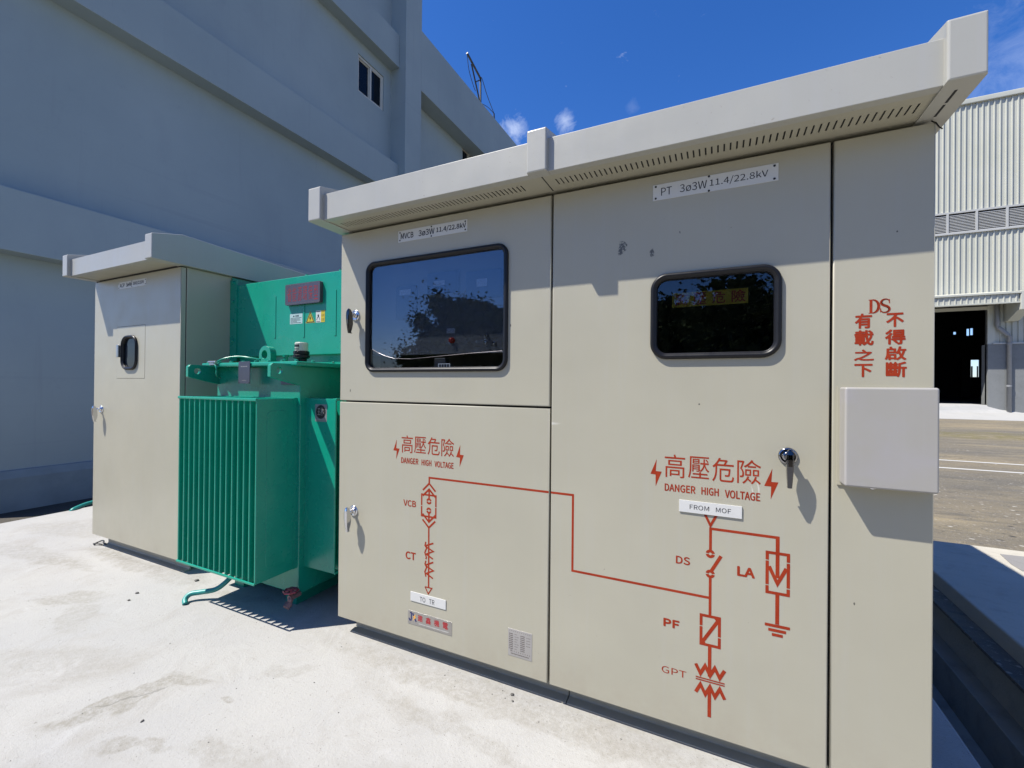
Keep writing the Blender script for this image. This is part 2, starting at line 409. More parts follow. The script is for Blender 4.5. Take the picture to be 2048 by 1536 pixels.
def ring(bm, x0, x1, z0, z1, r, profile, axis='y', n=7):
    """moulding round a rounded rectangle; profile = (inset, depth) pairs"""
    loops = []
    for ins, d in profile:
        p = rr(x0+ins, x1-ins, z0+ins, z1-ins, max(.004, r-ins), n)
        loops.append([bm.verts.new((a, d, b)) for a, b in p])
    m = len(loops[0])
    for a, b in zip(loops, loops[1:]):
        for i in range(m):
            bm.faces.new((a[i], a[(i+1) % m], b[(i+1) % m], b[i]))
def tube(bm, pts, r, n=8, cap=True):
    pts = [Vector(p) for p in pts]; rings = []
    rad = r if isinstance(r, (list, tuple)) else [r]*len(pts)
    up = Vector((0, 0, 1))
    for i, p in enumerate(pts):
        d = (pts[min(i+1, len(pts)-1)]-pts[max(i-1, 0)]).normalized()
        a = d.cross(up)
        if a.length < .05: a = d.cross(Vector((0, 1, 0)))
        a.normalize(); b = a.cross(d)
        rings.append([bm.verts.new(p+rad[i]*(math.cos(2*math.pi*k/n)*a+math.sin(2*math.pi*k/n)*b)) for k in range(n)])
    for A, B in zip(rings, rings[1:]):
        for k in range(n): bm.faces.new((A[k], A[(k+1) % n], B[(k+1) % n], B[k]))
    if cap:
        bm.faces.new(rings[0]); bm.faces.new(list(reversed(rings[-1])))
def spline(pts, n=8):
    P = [Vector(p) for p in pts]; P = [P[0]*2-P[1]]+P+[P[-1]*2-P[-2]]; out = []
    for i in range(1, len(P)-2):
        for k in range(n):
            t = k/n; a, b, c, d = P[i-1:i+3]
            out.append(.5*((2*b)+(-a+c)*t+(2*a-5*b+4*c-d)*t*t+(-a+3*b-3*c+d)*t**3))
    return out+[P[-2]]
def lathe(bm, c, prof, axis='z', n=24):
    rings = []
    for r, h in prof:
        ringv = []
        for k in range(n):
            a = 2*math.pi*k/n; u, v = r*math.cos(a), r*math.sin(a)
            ringv.append(bm.verts.new({'z': (c[0]+u, c[1]+v, c[2]+h), 'y': (c[0]+u, c[1]+h, c[2]+v), 'x': (c[0]+h, c[1]+u, c[2]+v)}[axis]))
        rings.append(ringv)
    for A, B in zip(rings, rings[1:]):
        for k in range(n): bm.faces.new((A[k], A[(k+1) % n], B[(k+1) % n], B[k]))
    bm.faces.new(rings[0]); bm.faces.new(rings[-1])

def origin_of(o):
    v = Vector((0, 0, 0))
    while o is not None: v += o.location; o = o.parent
    return v
def obj(name, bm, mat, parent=None, bevel=0.0, smooth=False, seg=2, fix=True, flat=False):
    if fix: bmesh.ops.recalc_face_normals(bm, faces=bm.faces)
    if parent is not None:
        off = origin_of(parent); bmesh.ops.translate(bm, verts=bm.verts, vec=-off)
    me = bpy.data.meshes.new(name); bm.to_mesh(me); bm.free()
    if mat: me.materials.append(M(mat))
    o = bpy.data.objects.new(name, me); col.objects.link(o)
    if parent is not None: o.parent = parent
    if smooth:
        for p in me.polygons: p.use_smooth = True
    if bevel:
        b = o.modifiers.new('bevel', 'BEVEL'); b.width = bevel; b.segments = seg; b.limit_method = 'ANGLE'; b.angle_limit = R(40)
        b.harden_normals = False
        if flat: return o
        for p in me.polygons: p.use_smooth = True
        wnm = o.modifiers.new('wn', 'WEIGHTED_NORMAL'); wnm.keep_sharp = False
    return o
def thing(name, label, cat, loc, group=None):
    o = bpy.data.objects.new(name, None); col.objects.link(o); o.location = loc
    o.empty_display_size = .1
    o['label'] = label; o['category'] = cat
    if group: o['group'] = group
    return o
def tag(o, label, cat, group=None):
    o['label'] = label; o['category'] = cat
    if group: o['group'] = group
    return o
def struct(name, bm, mat, **k):
    o = obj(name, bm, mat, **k); o['kind'] = 'structure'; return o
def lab(o, l): o['label'] = l; return o

def ui_font(fn):
    try:
        import os
        return bpy.data.fonts.load(os.path.join(bpy.utils.resource_path('LOCAL'), 'datafiles', 'fonts', fn))
    except Exception:
        return None
SANS = ui_font('Noto Sans CJK Regular.woff2')
GC = {}
def glyphs(s, bold=0.0, mono=False):
    if (s, mono) in GC: return GC[(s, mono)]
    cu = bpy.data.curves.new('t', 'FONT'); cu.body = s; cu.size = 1.0; cu.fill_mode = 'FRONT'
    cu.resolution_u = 4
    f = SANS
    if f: cu.font = f
    o = bpy.data.objects.new('t', cu); col.objects.link(o)
    bpy.context.view_layer.update()
    dg = bpy.context.evaluated_depsgraph_get()
    me = bpy.data.meshes.new_from_object(o.evaluated_get(dg))
    vs = [v.co.copy() for v in me.vertices]; fs = [tuple(p.vertices) for p in me.polygons]
    bpy.data.objects.remove(o); bpy.data.curves.remove(cu); bpy.data.meshes.remove(me)
    GC[(s, mono)] = (vs, fs)
    return vs, fs
def put_text(bm, s, x0, x1, z0, z1, y, bold=0.0, mono=False):
    """writing fitted to a rectangle on a sheet that faces -y; cuts = stencil bridges as (fraction of height, horizontal?)"""
    vs, fs = glyphs(s, 0, mono)
    if not vs: return
    h = z1-z0
    if bold > 0:
        for k, (dx, dz) in enumerate(((1, 0), (-1, 0), (0, 1), (0, -1), (.7, .7), (-.7, -.7), (.7, -.7), (-.7, .7))):
            put_glyphs(bm, vs, fs, x0+bold*h, x1-bold*h, z0+bold*h, z1-bold*h, y-.00002*(k+1), dx*bold*h, dz*bold*h)
    put_glyphs(bm, vs, fs, x0+bold*h, x1-bold*h, z0+bold*h, z1-bold*h, y, 0, 0)
def put_glyphs(bm, vs, fs, x0, x1, z0, z1, y, dx, dz):
    ax = min(v.x for v in vs); bx = max(v.x for v in vs); az = min(v.y for v in vs); bz = max(v.y for v in vs)
    nv = [bm.verts.new((x0+dx+(v.x-ax)/(bx-ax)*(x1-x0), y, z0+dz+(v.y-az)/(bz-az)*(z1-z0))) for v in vs]
    for f in fs:
        try: bm.faces.new([nv[i] for i in f])
        except ValueError: pass
def bbox_text(bm, s, tl, br, y, bold=0.0, mono=False):
    put_text(bm, s, tl[0], br[0], br[1], tl[1], -.0006, bold, mono)
YP = [-.0006]
def nexty():
    YP[0] -= .00002
    return YP[0]
def poly(bm, pts, y=None):
    y = nexty() if y is None else y
    tris = tessellate_polygon([[Vector((p[0], p[1], 0)) for p in pts]])
    vs = [bm.verts.new((p[0], y, p[1])) for p in pts]
    for t in tris: bm.faces.new([vs[i] for i in t])
def stroke(bm, pts, wd, y=None, ends=True):
    """painted line with mitred corners"""
    y = nexty() if y is None else y
    P = [Vector(p) for p in pts]; n = len(P); L, Rr = [], []
    for i in range(n):
        d0 = (P[i]-P[i-1]).normalized() if i > 0 else (P[1]-P[0]).normalized()
        d1 = (P[i+1]-P[i]).normalized() if i < n-1 else d0
        n0, n1 = Vector((-d0.y, d0.x)), Vector((-d1.y, d1.x)); m = (n0+n1)
        m = m.normalized() if m.length > .2 else n0
        k = wd/2/max(.45, m.dot(n0))
        L.append(P[i]+m*k); Rr.append(P[i]-m*k)
    va = [bm.verts.new((p.x, y, p.y)) for p in L]; vb = [bm.verts.new((p.x, y, p.y)) for p in Rr]
    for i in range(n-1): bm.faces.new((va[i], va[i+1], vb[i+1], vb[i]))
def ringstroke(bm, c, r0, r1, y=None, gap=.16, n=20):
    """stencilled circle: two half rings with bridges left and right"""
    y = nexty() if y is None else y
    for s in (0, math.pi):
        a0, a1 = s+gap, s+math.pi-gap
        A = [bm.verts.new((c[0]+r1*math.cos(a0+(a1-a0)*i/n), y, c[1]+r1*math.sin(a0+(a1-a0)*i/n))) for i in range(n+1)]
        B = [bm.verts.new((c[0]+r0*math.cos(a0+(a1-a0)*i/n), y, c[1]+r0*math.sin(a0+(a1-a0)*i/n))) for i in range(n+1)]
        for i in range(n): bm.faces.new((A[i], A[i+1], B[i+1], B[i]))
def face_front(bm):
    """thin painted marks: all faces look towards -y"""
    for f in bm.faces:
        f.normal_update()
        if f.normal.y > 0: f.normal_flip()
def mark(name, bm, mat, parent):
    YP[0] = -.0004
    face_front(bm); return obj(name, bm, mat, parent, fix=False)
def frame_strokes(bm, x0, x1, z0, z1, wd, gaps=()):
    """stencilled box; gaps = (side, height) of the little bridges"""
    h = wd/2
    y = nexty()
    for (a, b) in (((x0-h, z1), (x1+h, z1)), ((x0-h, z0), (x1+h, z0))): stroke(bm, [a, b], wd, y)
    for side, x in (('l', x0), ('r', x1)):
        cuts = sorted(g[1] for g in gaps if g[0] == side); lo = z0+h
        for cz in cuts+[None]:
            hi = z1-h if cz is None else cz-.002
            if hi > lo: stroke(bm, [(x, lo), (x, hi)], wd, y)
            if cz is not None: lo = cz+.002
def bolt_mark(bm, pts): poly(bm, pts)

# ------------------------------------------------------------------ the ground
bm = bm_new()
plate(bm, [rect(-500, 500, -500, 700), rect(-7.5, 3.40, -6.5, 3.30)], 'z', -.14, -.12); struct('yard_ground', bm, 'yard_dirt')
bm = bm_new(); box(bm, -4.65, 2.956, -6.2, 3.35, -.95, -.10); struct('concrete_pad', bm, 'slab_concrete', bevel=.012)
bm = bm_new(); box(bm, -7.4, -4.652, -6.4, 3.29, -.97, -.33); struct('soil_strip', bm, 'soil')
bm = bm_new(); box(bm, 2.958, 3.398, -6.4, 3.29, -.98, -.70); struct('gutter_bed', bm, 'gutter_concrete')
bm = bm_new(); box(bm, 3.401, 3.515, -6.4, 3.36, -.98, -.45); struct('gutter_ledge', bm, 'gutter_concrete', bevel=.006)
bm = bm_new(); box(bm, 3.51, 11.0, -6.45, 3.38, -.99, -.015); struct('raised_pavement', bm, 'pavement_concrete', bevel=.012)
bm = bm_new()
plate(bm, [[(4.1713, 3.1869), (4.4033, 3.2089), (4.2445, 2.8701), (4.1271, 2.7913), (4.1280, 2.9367)]], 'z', -.014, -.0115)
struct('cement_patch', bm, 'patch_cement')
for k, (ya, yb) in enumerate(((9.03, 9.13), (10.22, 10.32))):
    bm = bm_new(); box(bm, -2, 60, ya, yb, -.118, -.116); o = struct('lane_line', bm, 'road_paint')
# sloping apron in front of the shed
bm = bm_new()
ap = [(4, 26.9, -.11), (40, 28.6, -.11), (40, 32.0, -.05), (17.5, 32.0, .12), (16.6, 32.0, .27), (15.9, 32.0, .50), (15.2, 32.0, .55), (4, 32.0, .55)]
vs = [bm.verts.new(p) for p in ap]; lo = [bm.verts.new((p[0], p[1], -.3)) for p in ap]
for f in ((0, 1, 2, 3), (0, 3, 4), (0, 4, 5), (0, 5, 6), (0, 6, 7)): bm.faces.new([vs[i] for i in f])
for i in range(8): bm.faces.new((vs[i], lo[i], lo[(i+1) % 8], vs[(i+1) % 8]))
struct('shed_apron', bm, 'apron_concrete')
# ------------------------------------------------------------------ grey building on the left
bld = thing('concrete_building', 'tall blue-grey painted concrete building with ledges, on the left behind the cabinets', 'building', (-8, 10, -.33))
WX, BX, PX = -6.30, -6.0, -5.78
W1 = [(6.3624, 9.7678), (7.2771, 9.8156), (7.2912, 8.8505), (6.3414, 8.8238)]
wy0, wy1 = (W1[0][0]+W1[3][0])/2, (W1[1][0]+W1[2][0])/2
wz0, wz1 = (W1[2][1]+W1[3][1])/2, (W1[0][1]+W1[1][1])/2
V0 = (11.3329, 9.9821)
vy0, vz1 = V0[0], V0[1]-.02
bm = bm_new()
plate(bm, [[(0.0, -.97), (60, -.97), (60, 11.5), (8.2, 11.5), (8.2, 14.5), (0.0, 14.5)], rect(wy0, wy1, wz0, wz1), rect(vy0, vy0+1.0, vz1-1.0, vz1)], 'x', WX, WX-.25)
obj('wall', bm, 'wall_paint', bld)
bm = bm_new(); box(bm, -16, WX-.25, .02, 8.2, -.96, 14.49); box(bm, -16, WX-.25, 8.201, 59.9, -.96, 11.49); obj('core', bm, 'wall_paint', bld)
for n, z0, z1, y1 in (('ledge', 3.0, 3.79, 7.57), ('ledge', 6.60, 7.44, 7.57), ('ledge', 10.13, 11.02, 7.57)):
    bm = bm_new(); box(bm, WX-.02, BX, .01, y1-.002, z0, z1); obj(n, bm, 'wall_paint', bld, bevel=.008)
bm = bm_new(); box(bm, WX-.02, PX, 7.57, 8.264, -.95, 14.6); obj('pillar', bm, 'wall_paint', bld, bevel=.01)
bm = bm_new(); box(bm, WX-.02, PX-.003, 8.262, 60, 9.875, 11.61); obj('parapet', bm, 'wall_paint', bld, bevel=.01)
bm = bm_new(); plate(bm, [[(WX-.01, -.95), (WX+.06, -.95), (WX+.06, .10), (WX+.03, .20), (WX-.01, .21)]], 'y', .012, 7.568); obj('plinth', bm, 'plinth_shaded_paint', bld)  # wall colour darkened on the plinth to imitate dimmer light near the ground
def wall_window(y0, y1, z0, z1, label=None):
    bm = bm_new(); t = .055; x0, x1 = WX-.12, WX-.03
    plate(bm, [rect(y0, y1, z0, z1), rect(y0+t, (y0+y1)/2-t*.4, z0+t, z1-t), rect((y0+y1)/2+t*.4, y1-t, z0+t, z1-t)], 'x', x0, x1)
    wd = obj('window', bm, 'window_frame_white', bld, bevel=.006)
    for a, b, dx in ((y0+t-.01, (y0+y1)/2-.01, -.05), ((y0+y1)/2+.01, y1-t+.01, -.02)):
        bm = bm_new(); box(bm, x1+dx-.015, x1+dx-.01, a, b, z0+t-.01, z1-t+.01); obj('pane', bm, 'pane_dark', wd)
        bm = bm_new(); plate(bm, [rect(a, b, z0+t-.012, z1-t+.012), rect(a+.035, b-.035, z0+t+.02, z1-t-.03)], 'x', x1+dx-.03, x1+dx+.008); obj('sash', bm, 'window_frame_white', wd)
wall_window(wy0, wy1, wz0, wz1)
wall_window(vy0, vy0+1.0, vz1-1.0, vz1)
# small lifting frame on the parapet
HX = -6.05
def hx(p): return (HX, p[0], p[1])
hb, ht, jt, jm = hx((12.1586, 11.8999)), hx((12.1415, 12.8054)), hx((11.1727, 13.0819)), hx((11.4854, 12.9042))
cr = thing('roof_lifting_frame', 'small black steel lifting frame standing on the roof edge against the sky', 'hoist', (HX, hb[1], hb[2]))
bm = bm_new(); tube(bm, [hb, ht], .040, 6); obj('post', bm, 'black_steel', cr)
bm = bm_new(); tube(bm, [ht, jt], .042, 6); obj('jib', bm, 'black_steel', cr)
bm = bm_new(); tube(bm, [(hb[0], hb[1]-.05, hb[2]), jm], .03, 6)
p1, p2 = Vector(hb).lerp(Vector(jm), .35), Vector(ht).lerp(Vector(hb), .35)
tube(bm, [Vector(hb).lerp(Vector(jm), .55), Vector(ht).lerp(Vector(hb), .05)], .02, 5); obj('brace', bm, 'black_steel', cr)
bm = bm_new()
a, b, c_ = hx((12.2540, 12.8781)), hx((12.6516, 12.5004)), hx((13.2351, 12.1231))
tube(bm, spline([ht, a, b, c_], 5), .013, 5); tube(bm, spline([c_, hx((12.7000, 12.0674)), hb], 5), .013, 5); tube(bm, [c_, (c_[0], c_[1]+.03, c_[2]-.25)], .03, 5)
tube(bm, spline([jt, hx((11.3181, 12.5771)), hx((11.6395, 12.2089)), hx((11.7848, 12.1173))], 5), .012, 5); obj('cable', bm, 'black_steel', cr)

# ------------------------------------------------------------------ steel shed in the distance on the right
shed = thing('steel_shed', 'big cream ribbed steel shed with a louvre band and dark open doorway, far right', 'shed', (18, 32, -.12))
FX0, FX1, OX0, OX1 = 4.0, 36.0, 6.0, 15.86
def ribs(bm, x0, x1, z0, z1, y, pitch=.243, h=.065, skip=None):
    """trapezoid ribbed sheet facing -y"""
    pts = []; x = x0
    while x < x1:
        pts += [(x, 0), (x+pitch*.66, 0), (x+pitch*.76, h), (x+pitch*.90, h)]; x += pitch
    pts.append((x1+pitch*.2, 0))
    lo = [bm.verts.new((p[0], y-p[1], z0)) for p in pts]; hi = [bm.verts.new((p[0], y-p[1], z1)) for p in pts]
    for i in range(len(pts)-1): bm.faces.new((lo[i], lo[i+1], hi[i+1], hi[i]))
bm = bm_new(); ribs(bm, FX0, FX1, 11.65, 17.95, 32.0); ribs(bm, FX0, FX1, 6.4, 10.44, 32.0); ribs(bm, OX1+.1, FX1, 3.95, 6.4, 32.0)
obj('wall', bm, 'cladding', shed, fix=False)
bm = bm_new()
plate(bm, [rect(FX0, FX1, -.3, 17.9), rect(OX0, OX1, -.29, 5.96)], 'y', 32.04, 32.2)
box(bm, FX0, FX0+.2, 32.2, 62, -.3, 17.6); box(bm, FX1-.2, FX1, 32.2, 62, -.3, 17.6)
vsl = [(FX0, 17.6), ((FX0+FX1)/2, 19.2), (FX1, 17.6), (FX1, 17.8), ((FX0+FX1)/2, 19.4), (FX0, 17.8)]
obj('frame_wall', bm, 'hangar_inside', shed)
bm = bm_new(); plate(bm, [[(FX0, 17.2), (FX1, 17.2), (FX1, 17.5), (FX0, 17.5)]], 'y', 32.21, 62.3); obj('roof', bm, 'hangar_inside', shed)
bm = bm_new()
plate(bm, [rect(FX0, FX1, -.3, 17.3), rect(26.50, 26.76, 7.25, 8.0), rect(26.80, 27.06, 7.30, 8.05), rect(25.43, 25.69, 7.42, 7.71), rect(26.5, 27.55, 2.74, 4.60)], 'y', 62.0, 62.2)
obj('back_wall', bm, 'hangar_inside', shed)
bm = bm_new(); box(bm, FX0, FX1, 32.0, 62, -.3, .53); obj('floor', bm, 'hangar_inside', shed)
bm = bm_new(); box(bm, 26.75, 26.85, 61.6, 61.7, .5, 3.9); obj('post', bm, 'hangar_inside', shed)
bm = bm_new(); box(bm, 27.2, 27.28, 61.6, 61.7, .5, 3.9); obj('post', bm, 'hangar_inside', shed)
bm = bm_new(); box(bm, 24.6, 25.3, 58, 58.5, .53, 4.6); obj('column', bm, 'hangar_inside', shed)
bm = bm_new(); box(bm, FX0, FX1+.1, 31.86, 32.25, 17.86, 18.16); obj('roof_trim', bm, 'cladding', shed, bevel=.04)
bm = bm_new(); box(bm, FX0, FX1, 31.90, 32.03, 11.62, 11.72); box(bm, FX0, FX1, 31.88, 32.03, 10.40, 10.50); obj('louvre_rail', bm, 'louvre_white', shed)
nx = FX0+.06
while nx < FX1-.2:
    lx = nx
    bm = bm_new(); box(bm, lx-.05, lx+.05, 31.90, 32.02, 10.50, 11.62); obj('louvre_post', bm, 'louvre_white', shed)
    if 11 < lx < 24:
        bm = bm_new(); z = 10.53
        while z < 11.55:
            vs = [bm.verts.new(p) for p in ((lx+.05, 31.93, z), (lx+1.205, 31.93, z), (lx+1.205, 32.0, z+.055), (lx+.05, 32.0, z+.055))]; bm.faces.new(vs)
            vs = [bm.verts.new(p) for p in ((lx+.05, 31.93, z), (lx+1.205, 31.93, z), (lx+1.205, 31.93, z-.018), (lx+.05, 31.93, z-.018))]; bm.faces.new(vs); z += .088
        obj('louvre', bm, 'louvre_white', shed)
    nx += 1.257
bm = bm_new(); box(bm, FX0+.1, FX1-.1, 32.012, 32.035, 10.45, 11.66); obj('louvre_backing', bm, 'louvre_dark', shed)
# canopy over the doorway
bm = bm_new()
plate(bm, [[(30.53, 6.03), (32.0, 6.20), (32.0, 6.86), (31.9, 6.92), (30.52, 6.60), (30.52, 6.03)]], 'x', 5.0, 16.50)
ribs(bm, 5.0, 16.30, 6.09, 6.52, 30.50, h=.04)
box(bm, 5.0, 16.52, 30.40, 30.50, 6.53, 6.62); box(bm, 5.0, 16.52, 30.44, 30.50, 6.02, 6.09)
obj('canopy', bm, 'cladding', shed)
bm = bm_new(); plate(bm, [[(30.42, 5.65), (30.42, 6.66), (32.0, 6.86), (32.0, 5.2), (31.6, 5.2), (30.7, 5.65)]], 'x', 16.52, 17.0); obj('canopy_end', bm, 'cladding', shed, bevel=.02)
bm = bm_new(); box(bm, OX1, OX1+.30, 31.93, 32.03, 3.9, 6.15); box(bm, OX0, OX1+.1, 31.96, 32.03, 5.93, 6.12); obj('door_frame', bm, 'cladding', shed)
bm = bm_new(); box(bm, OX1, FX1, 31.90, 32.55, -.3, 3.95); obj('dado', bm, 'dado_concrete', shed)
bm = bm_new(); box(bm, OX1+.2, FX1, 31.86, 31.99, 3.95, 4.02); obj('sill', bm, 'louvre_white', shed)
bm = bm_new(); tube(bm, [(16.185, 31.80, 6.2), (16.187, 31.80, 4.98), (16.25, 31.80, 4.88), (16.62, 31.80, 4.46), (16.685, 31.80, 4.36), (16.69, 31.80, .1)], .10, 12); pp = obj('downpipe', bm, 'pipe_grey', shed, smooth=True)
for z in (3.9, 1.55):
    bm = bm_new(); tube(bm, [(16.69, 31.80, z), (16.69, 31.80, z+.10)], .115, 12); obj('collar', bm, 'pipe_grey', pp)

# ------------------------------------------------------------------ fittings shared by the cabinets
def door_handle(parent, cx, cz, y0, lever='chrome'):
    bm = bm_new()
    lathe(bm, (cx, y0, cz), [(.0315, .002), (.0315, -.003), (.029, -.007), (.024, -.009), (.021, -.006), (.015, -.008), (.0125, -.012), (.011, -.02), (.0105, -.046)], 'y', 28)
    obj('handle_rose', bm, 'chrome_mid_reflection' if lever == 'chrome_dark_reflection' and cx > 1 else 'chrome', parent, smooth=True); bm = bm_new()  # right-hand rose: dark reflections put into a darker metal colour
    secs = [(.031, .003, -.0565, -.048), (.024, .0075, -.060, -.043), (.012, .0105, -.063, -.038), (-.006, .0115, -.064, -.034), (-.03, .0108, -.064, -.031), (-.055, .0096, -.062, -.029), (-.08, .0083, -.059, -.034), (-.102, .0072, -.055, -.041), (-.108, .0070, -.0545, -.030)]
    prev = None
    for dz, hw, ya, yb in secs:
        v = [bm.verts.new((cx+sx*hw, y0+y, cz+dz)) for sx, y in ((-1, ya+.002), (-.6, ya), (.6, ya), (1, ya+.002), (1, yb), (-1, yb))]
        if prev:
            for i in range(6): bm.faces.new((prev[i], prev[(i+1) % 6], v[(i+1) % 6], v[i]))
        else: bm.faces.new(v)
        prev = v
    bm.faces.new(list(reversed(prev)))
    return obj('handle', bm, lever, parent)
RUB = [(.001, .002), (.0, -.006), (.002, -.0115), (.007, -.0155), (.012, -.016), (.0165, -.0135), (.0185, -.010), (.0205, -.0105), (.0235, -.008), (.0245, .0), (.0245, .012)]
def rubber(parent, x0, x1, z0, z1, r, y0, k=1.0):
    bm = bm_new(); ring(bm, x0, x1, z0, z1, r, [(a*k, y0+b*k) for a, b in RUB], n=9)
    return obj('window_frame', bm, 'rubber_black', parent, smooth=True)
def sign(parent, name, pts, y, th, mat, screws=(), bev=.001):
    """small plate fixed on a sheet that faces -y"""
    bm = bm_new(); plate(bm, [pts], 'y', y, y-th); o = obj(name, bm, mat, parent, bevel=bev)
    if screws:
        for (a, b) in screws:
            bm = bm_new(); lathe(bm, (a, y-th, b), [(.0045, .0005), (.0042, -.001), (.002, -.002)], 'y', 10); obj('screw', bm, 'ink_black', o)
    return o
def text_on(parent, items, y, mat, name='lettering'):
    if len(items) <= 6:
        for it in items:
            bm = bm_new(); put_text(bm, *it[:5], y, it[5] if len(it) > 5 else 0); mark(name, bm, mat, parent)
        return
    bm = bm_new()
    for it in items:
        s, x0, x1, z0, z1 = it[:5]; put_text(bm, s, x0, x1, z0, z1, y, it[5] if len(it) > 5 else 0)
    return mark(name, bm, mat, parent)

# ------------------------------------------------------------------ the big switchgear cabinet
swg = thing('switchgear_cabinet', 'large beige high-voltage cabinet with two dark windows and red circuit diagram in the foreground', 'electrical cabinet', (1.33, 1.1, -.1))
ZT, X1, X2, XE, ZG = 2.247, 1.3232, 2.3796, 2.658, 1.2675
bm = bm_new()
box(bm, .010, .03, .052, 2.30, 0, 2.256); box(bm, 2.63, 2.650, .052, 2.30, 0, 2.256); box(bm, .03, 2.63, 2.28, 2.30, 0, 2.256); box(bm, .03, 2.63, .052, 2.28, 2.235, 2.256); box(bm, .03, 2.63, .052, 2.28, 0, .02)
box(bm, 1.312, 1.335, .052, 2.28, .02, 2.235); box(bm, 2.37, 2.39, .052, 2.28, .02, 2.235)
obj('body', bm, 'beige_paint', swg)
bm = bm_new()
for a in ((.02, 2.64, .038, .055, 2.20, 2.260), (1.28, 1.365, .037, .056, .01, 2.205), (2.34, 2.42, .037, .056, .01, 2.205), (.02, 1.285, .036, .057, 1.235, 1.30), (.02, 2.64, .0385, .054, .006, .05), (.015, .05, .0375, .0545, .05, 2.2), (2.61, 2.645, .0375, .0545, .05, 2.2)): box(bm, *a)
obj('gasket', bm, 'gasket_black', swg)
g = .0043
WL = dict(x0=0.2025, x1=1.1031, z0=1.4358, z1=2.0586)
WR = dict(x0=1.7617, x1=2.2290, z0=1.4803, z1=1.8317)
def door(x0, x1, z0, z1, mat, hole=None, r=.05):
    bm = bm_new(); L = None
    if hole: L = rr(hole['x0']+.010, hole['x1']-.010, hole['z0']+.010, hole['z1']-.010, r-.01, 8)
    soft_plate(bm, x0, x1, z0, z1, 0, .034, .005, L)
    return obj('door', bm, mat, swg)
d_up = door(.003, X1-g, ZG+.0045, ZT, 'beige_paint', WL, .055)
d_lo = door(.003, X1-g, .0, ZG-.0045, 'beige_paint')
d_rt = door(X1+g, X2-g, .0, ZT, 'beige_paint_scuffed', WR, .062)
bm = bm_new(); soft_plate(bm, X2+g, XE, .0, ZT, 0, .034, .005); d_sp = obj('side_panel', bm, 'beige_paint', swg)
# canopy
def canopy(parent, xa, xb, y0, blocks, depth, back_z, roof):
    f, zb = y0-.185, 2.262
    bm = bm_new()
    prof = [(f, zb), (f, zb+.140), (y0, zb+.188)]+[(y0+a, zb+h-.03) for a, h in roof]+[(y0+depth-.02, back_z), (y0+depth-.02, zb), (y0+depth-.04, zb), (y0+depth-.04, min(back_z-.002, zb+.02))]+[(y0+a, zb+h-.055) for a, h in reversed(roof)]+[(y0, zb+.163), (f+.018, zb+.120), (f+.018, zb+.004), (f+.036, zb+.004), (f+.036, zb)]
    plate(bm, [prof], 'x', xa+.02, xb-.02)
    cp = obj('canopy', bm, 'beige_paint_weathered', parent, bevel=.004, flat=True, seg=3)
    for (a, b, last) in blocks:
        bm = bm_new(); q = y0-.21; ze = zb; zb = zb-.0025
        pr = [(q, zb), (q, zb+.178), (y0-.01, zb+.226)]+[(y0+a, zb+h) for a, h in roof]+[(y0+depth, back_z+.02), (y0+depth, zb+.013)]
        pr += [(y0+.35, zb)] if last else [(q+.06, zb+.013), (q+.06, zb)]
        if last: pr[4+len(roof)] = (y0+depth, zb)
        zb = ze
        plate(bm, [pr], 'x', a, b); obj('canopy_rib', bm, 'beige_paint_weathered', cp, bevel=.006, flat=True, seg=3)
    return cp
cp = canopy(swg, -.02, 2.695, 0, ((-.026, .066, True), (1.283, 1.371, False), (2.610, 2.698, True)), 2.35, 2.60, ((.9, .405), (1.7, .405)))
bm = bm_new()
loops = [rect(.066, 2.612, -.149, .05)]
k = 0
x = .104
while x < 1.217: loops.append(rect(x, x+.0068, -.106, -.048)); x += .0212
x = 1.372
while x < 2.600: loops.append(rect(x, x+.0058, -.104, -.046)); x += .0212
plate(bm, loops, 'z', 2.265, 2.2675); obj('soffit_vent', bm, 'beige_paint', cp)
bm = bm_new(); box(bm, .07, 2.608, -.145, .03, 2.2682, 2.271); obj('slot_shade_sheet', bm, 'gasket_black', cp)  # black sheet added above the slots to stand in for shade inside
bm = bm_new(); box(bm, 2.648, 2.655, -.150, -.085, 2.2588, 2.2615); box(bm, 2.648, 2.655, -.075, -.008, 2.2588, 2.2615); obj('end_slot', bm, 'gasket_black', cp)
bm = bm_new(); box(bm, 1.325, 1.329, -.148, .0, 2.2638, 2.2655); obj('soffit_joint', bm, 'gasket_black', cp)
# base channels
for a, b in ((.058, 1.392), (1.397, 2.60)):
    bm = bm_new(); plate(bm, [[(.047, -.1), (.100, -.1), (.100, -.001), (.047, -.001), (.047, -.007), (.090, -.012), (.0935, -.020), (.0935, -.080), (.090, -.088), (.047, -.093)]], 'x', a, b); obj('base_channel', bm, 'beige_paint', swg, bevel=.002)
bm = bm_new(); box(bm, .08, 2.58, 2.2, 2.28, -.1, -.001); obj('rear_channel', bm, 'beige_paint', swg)
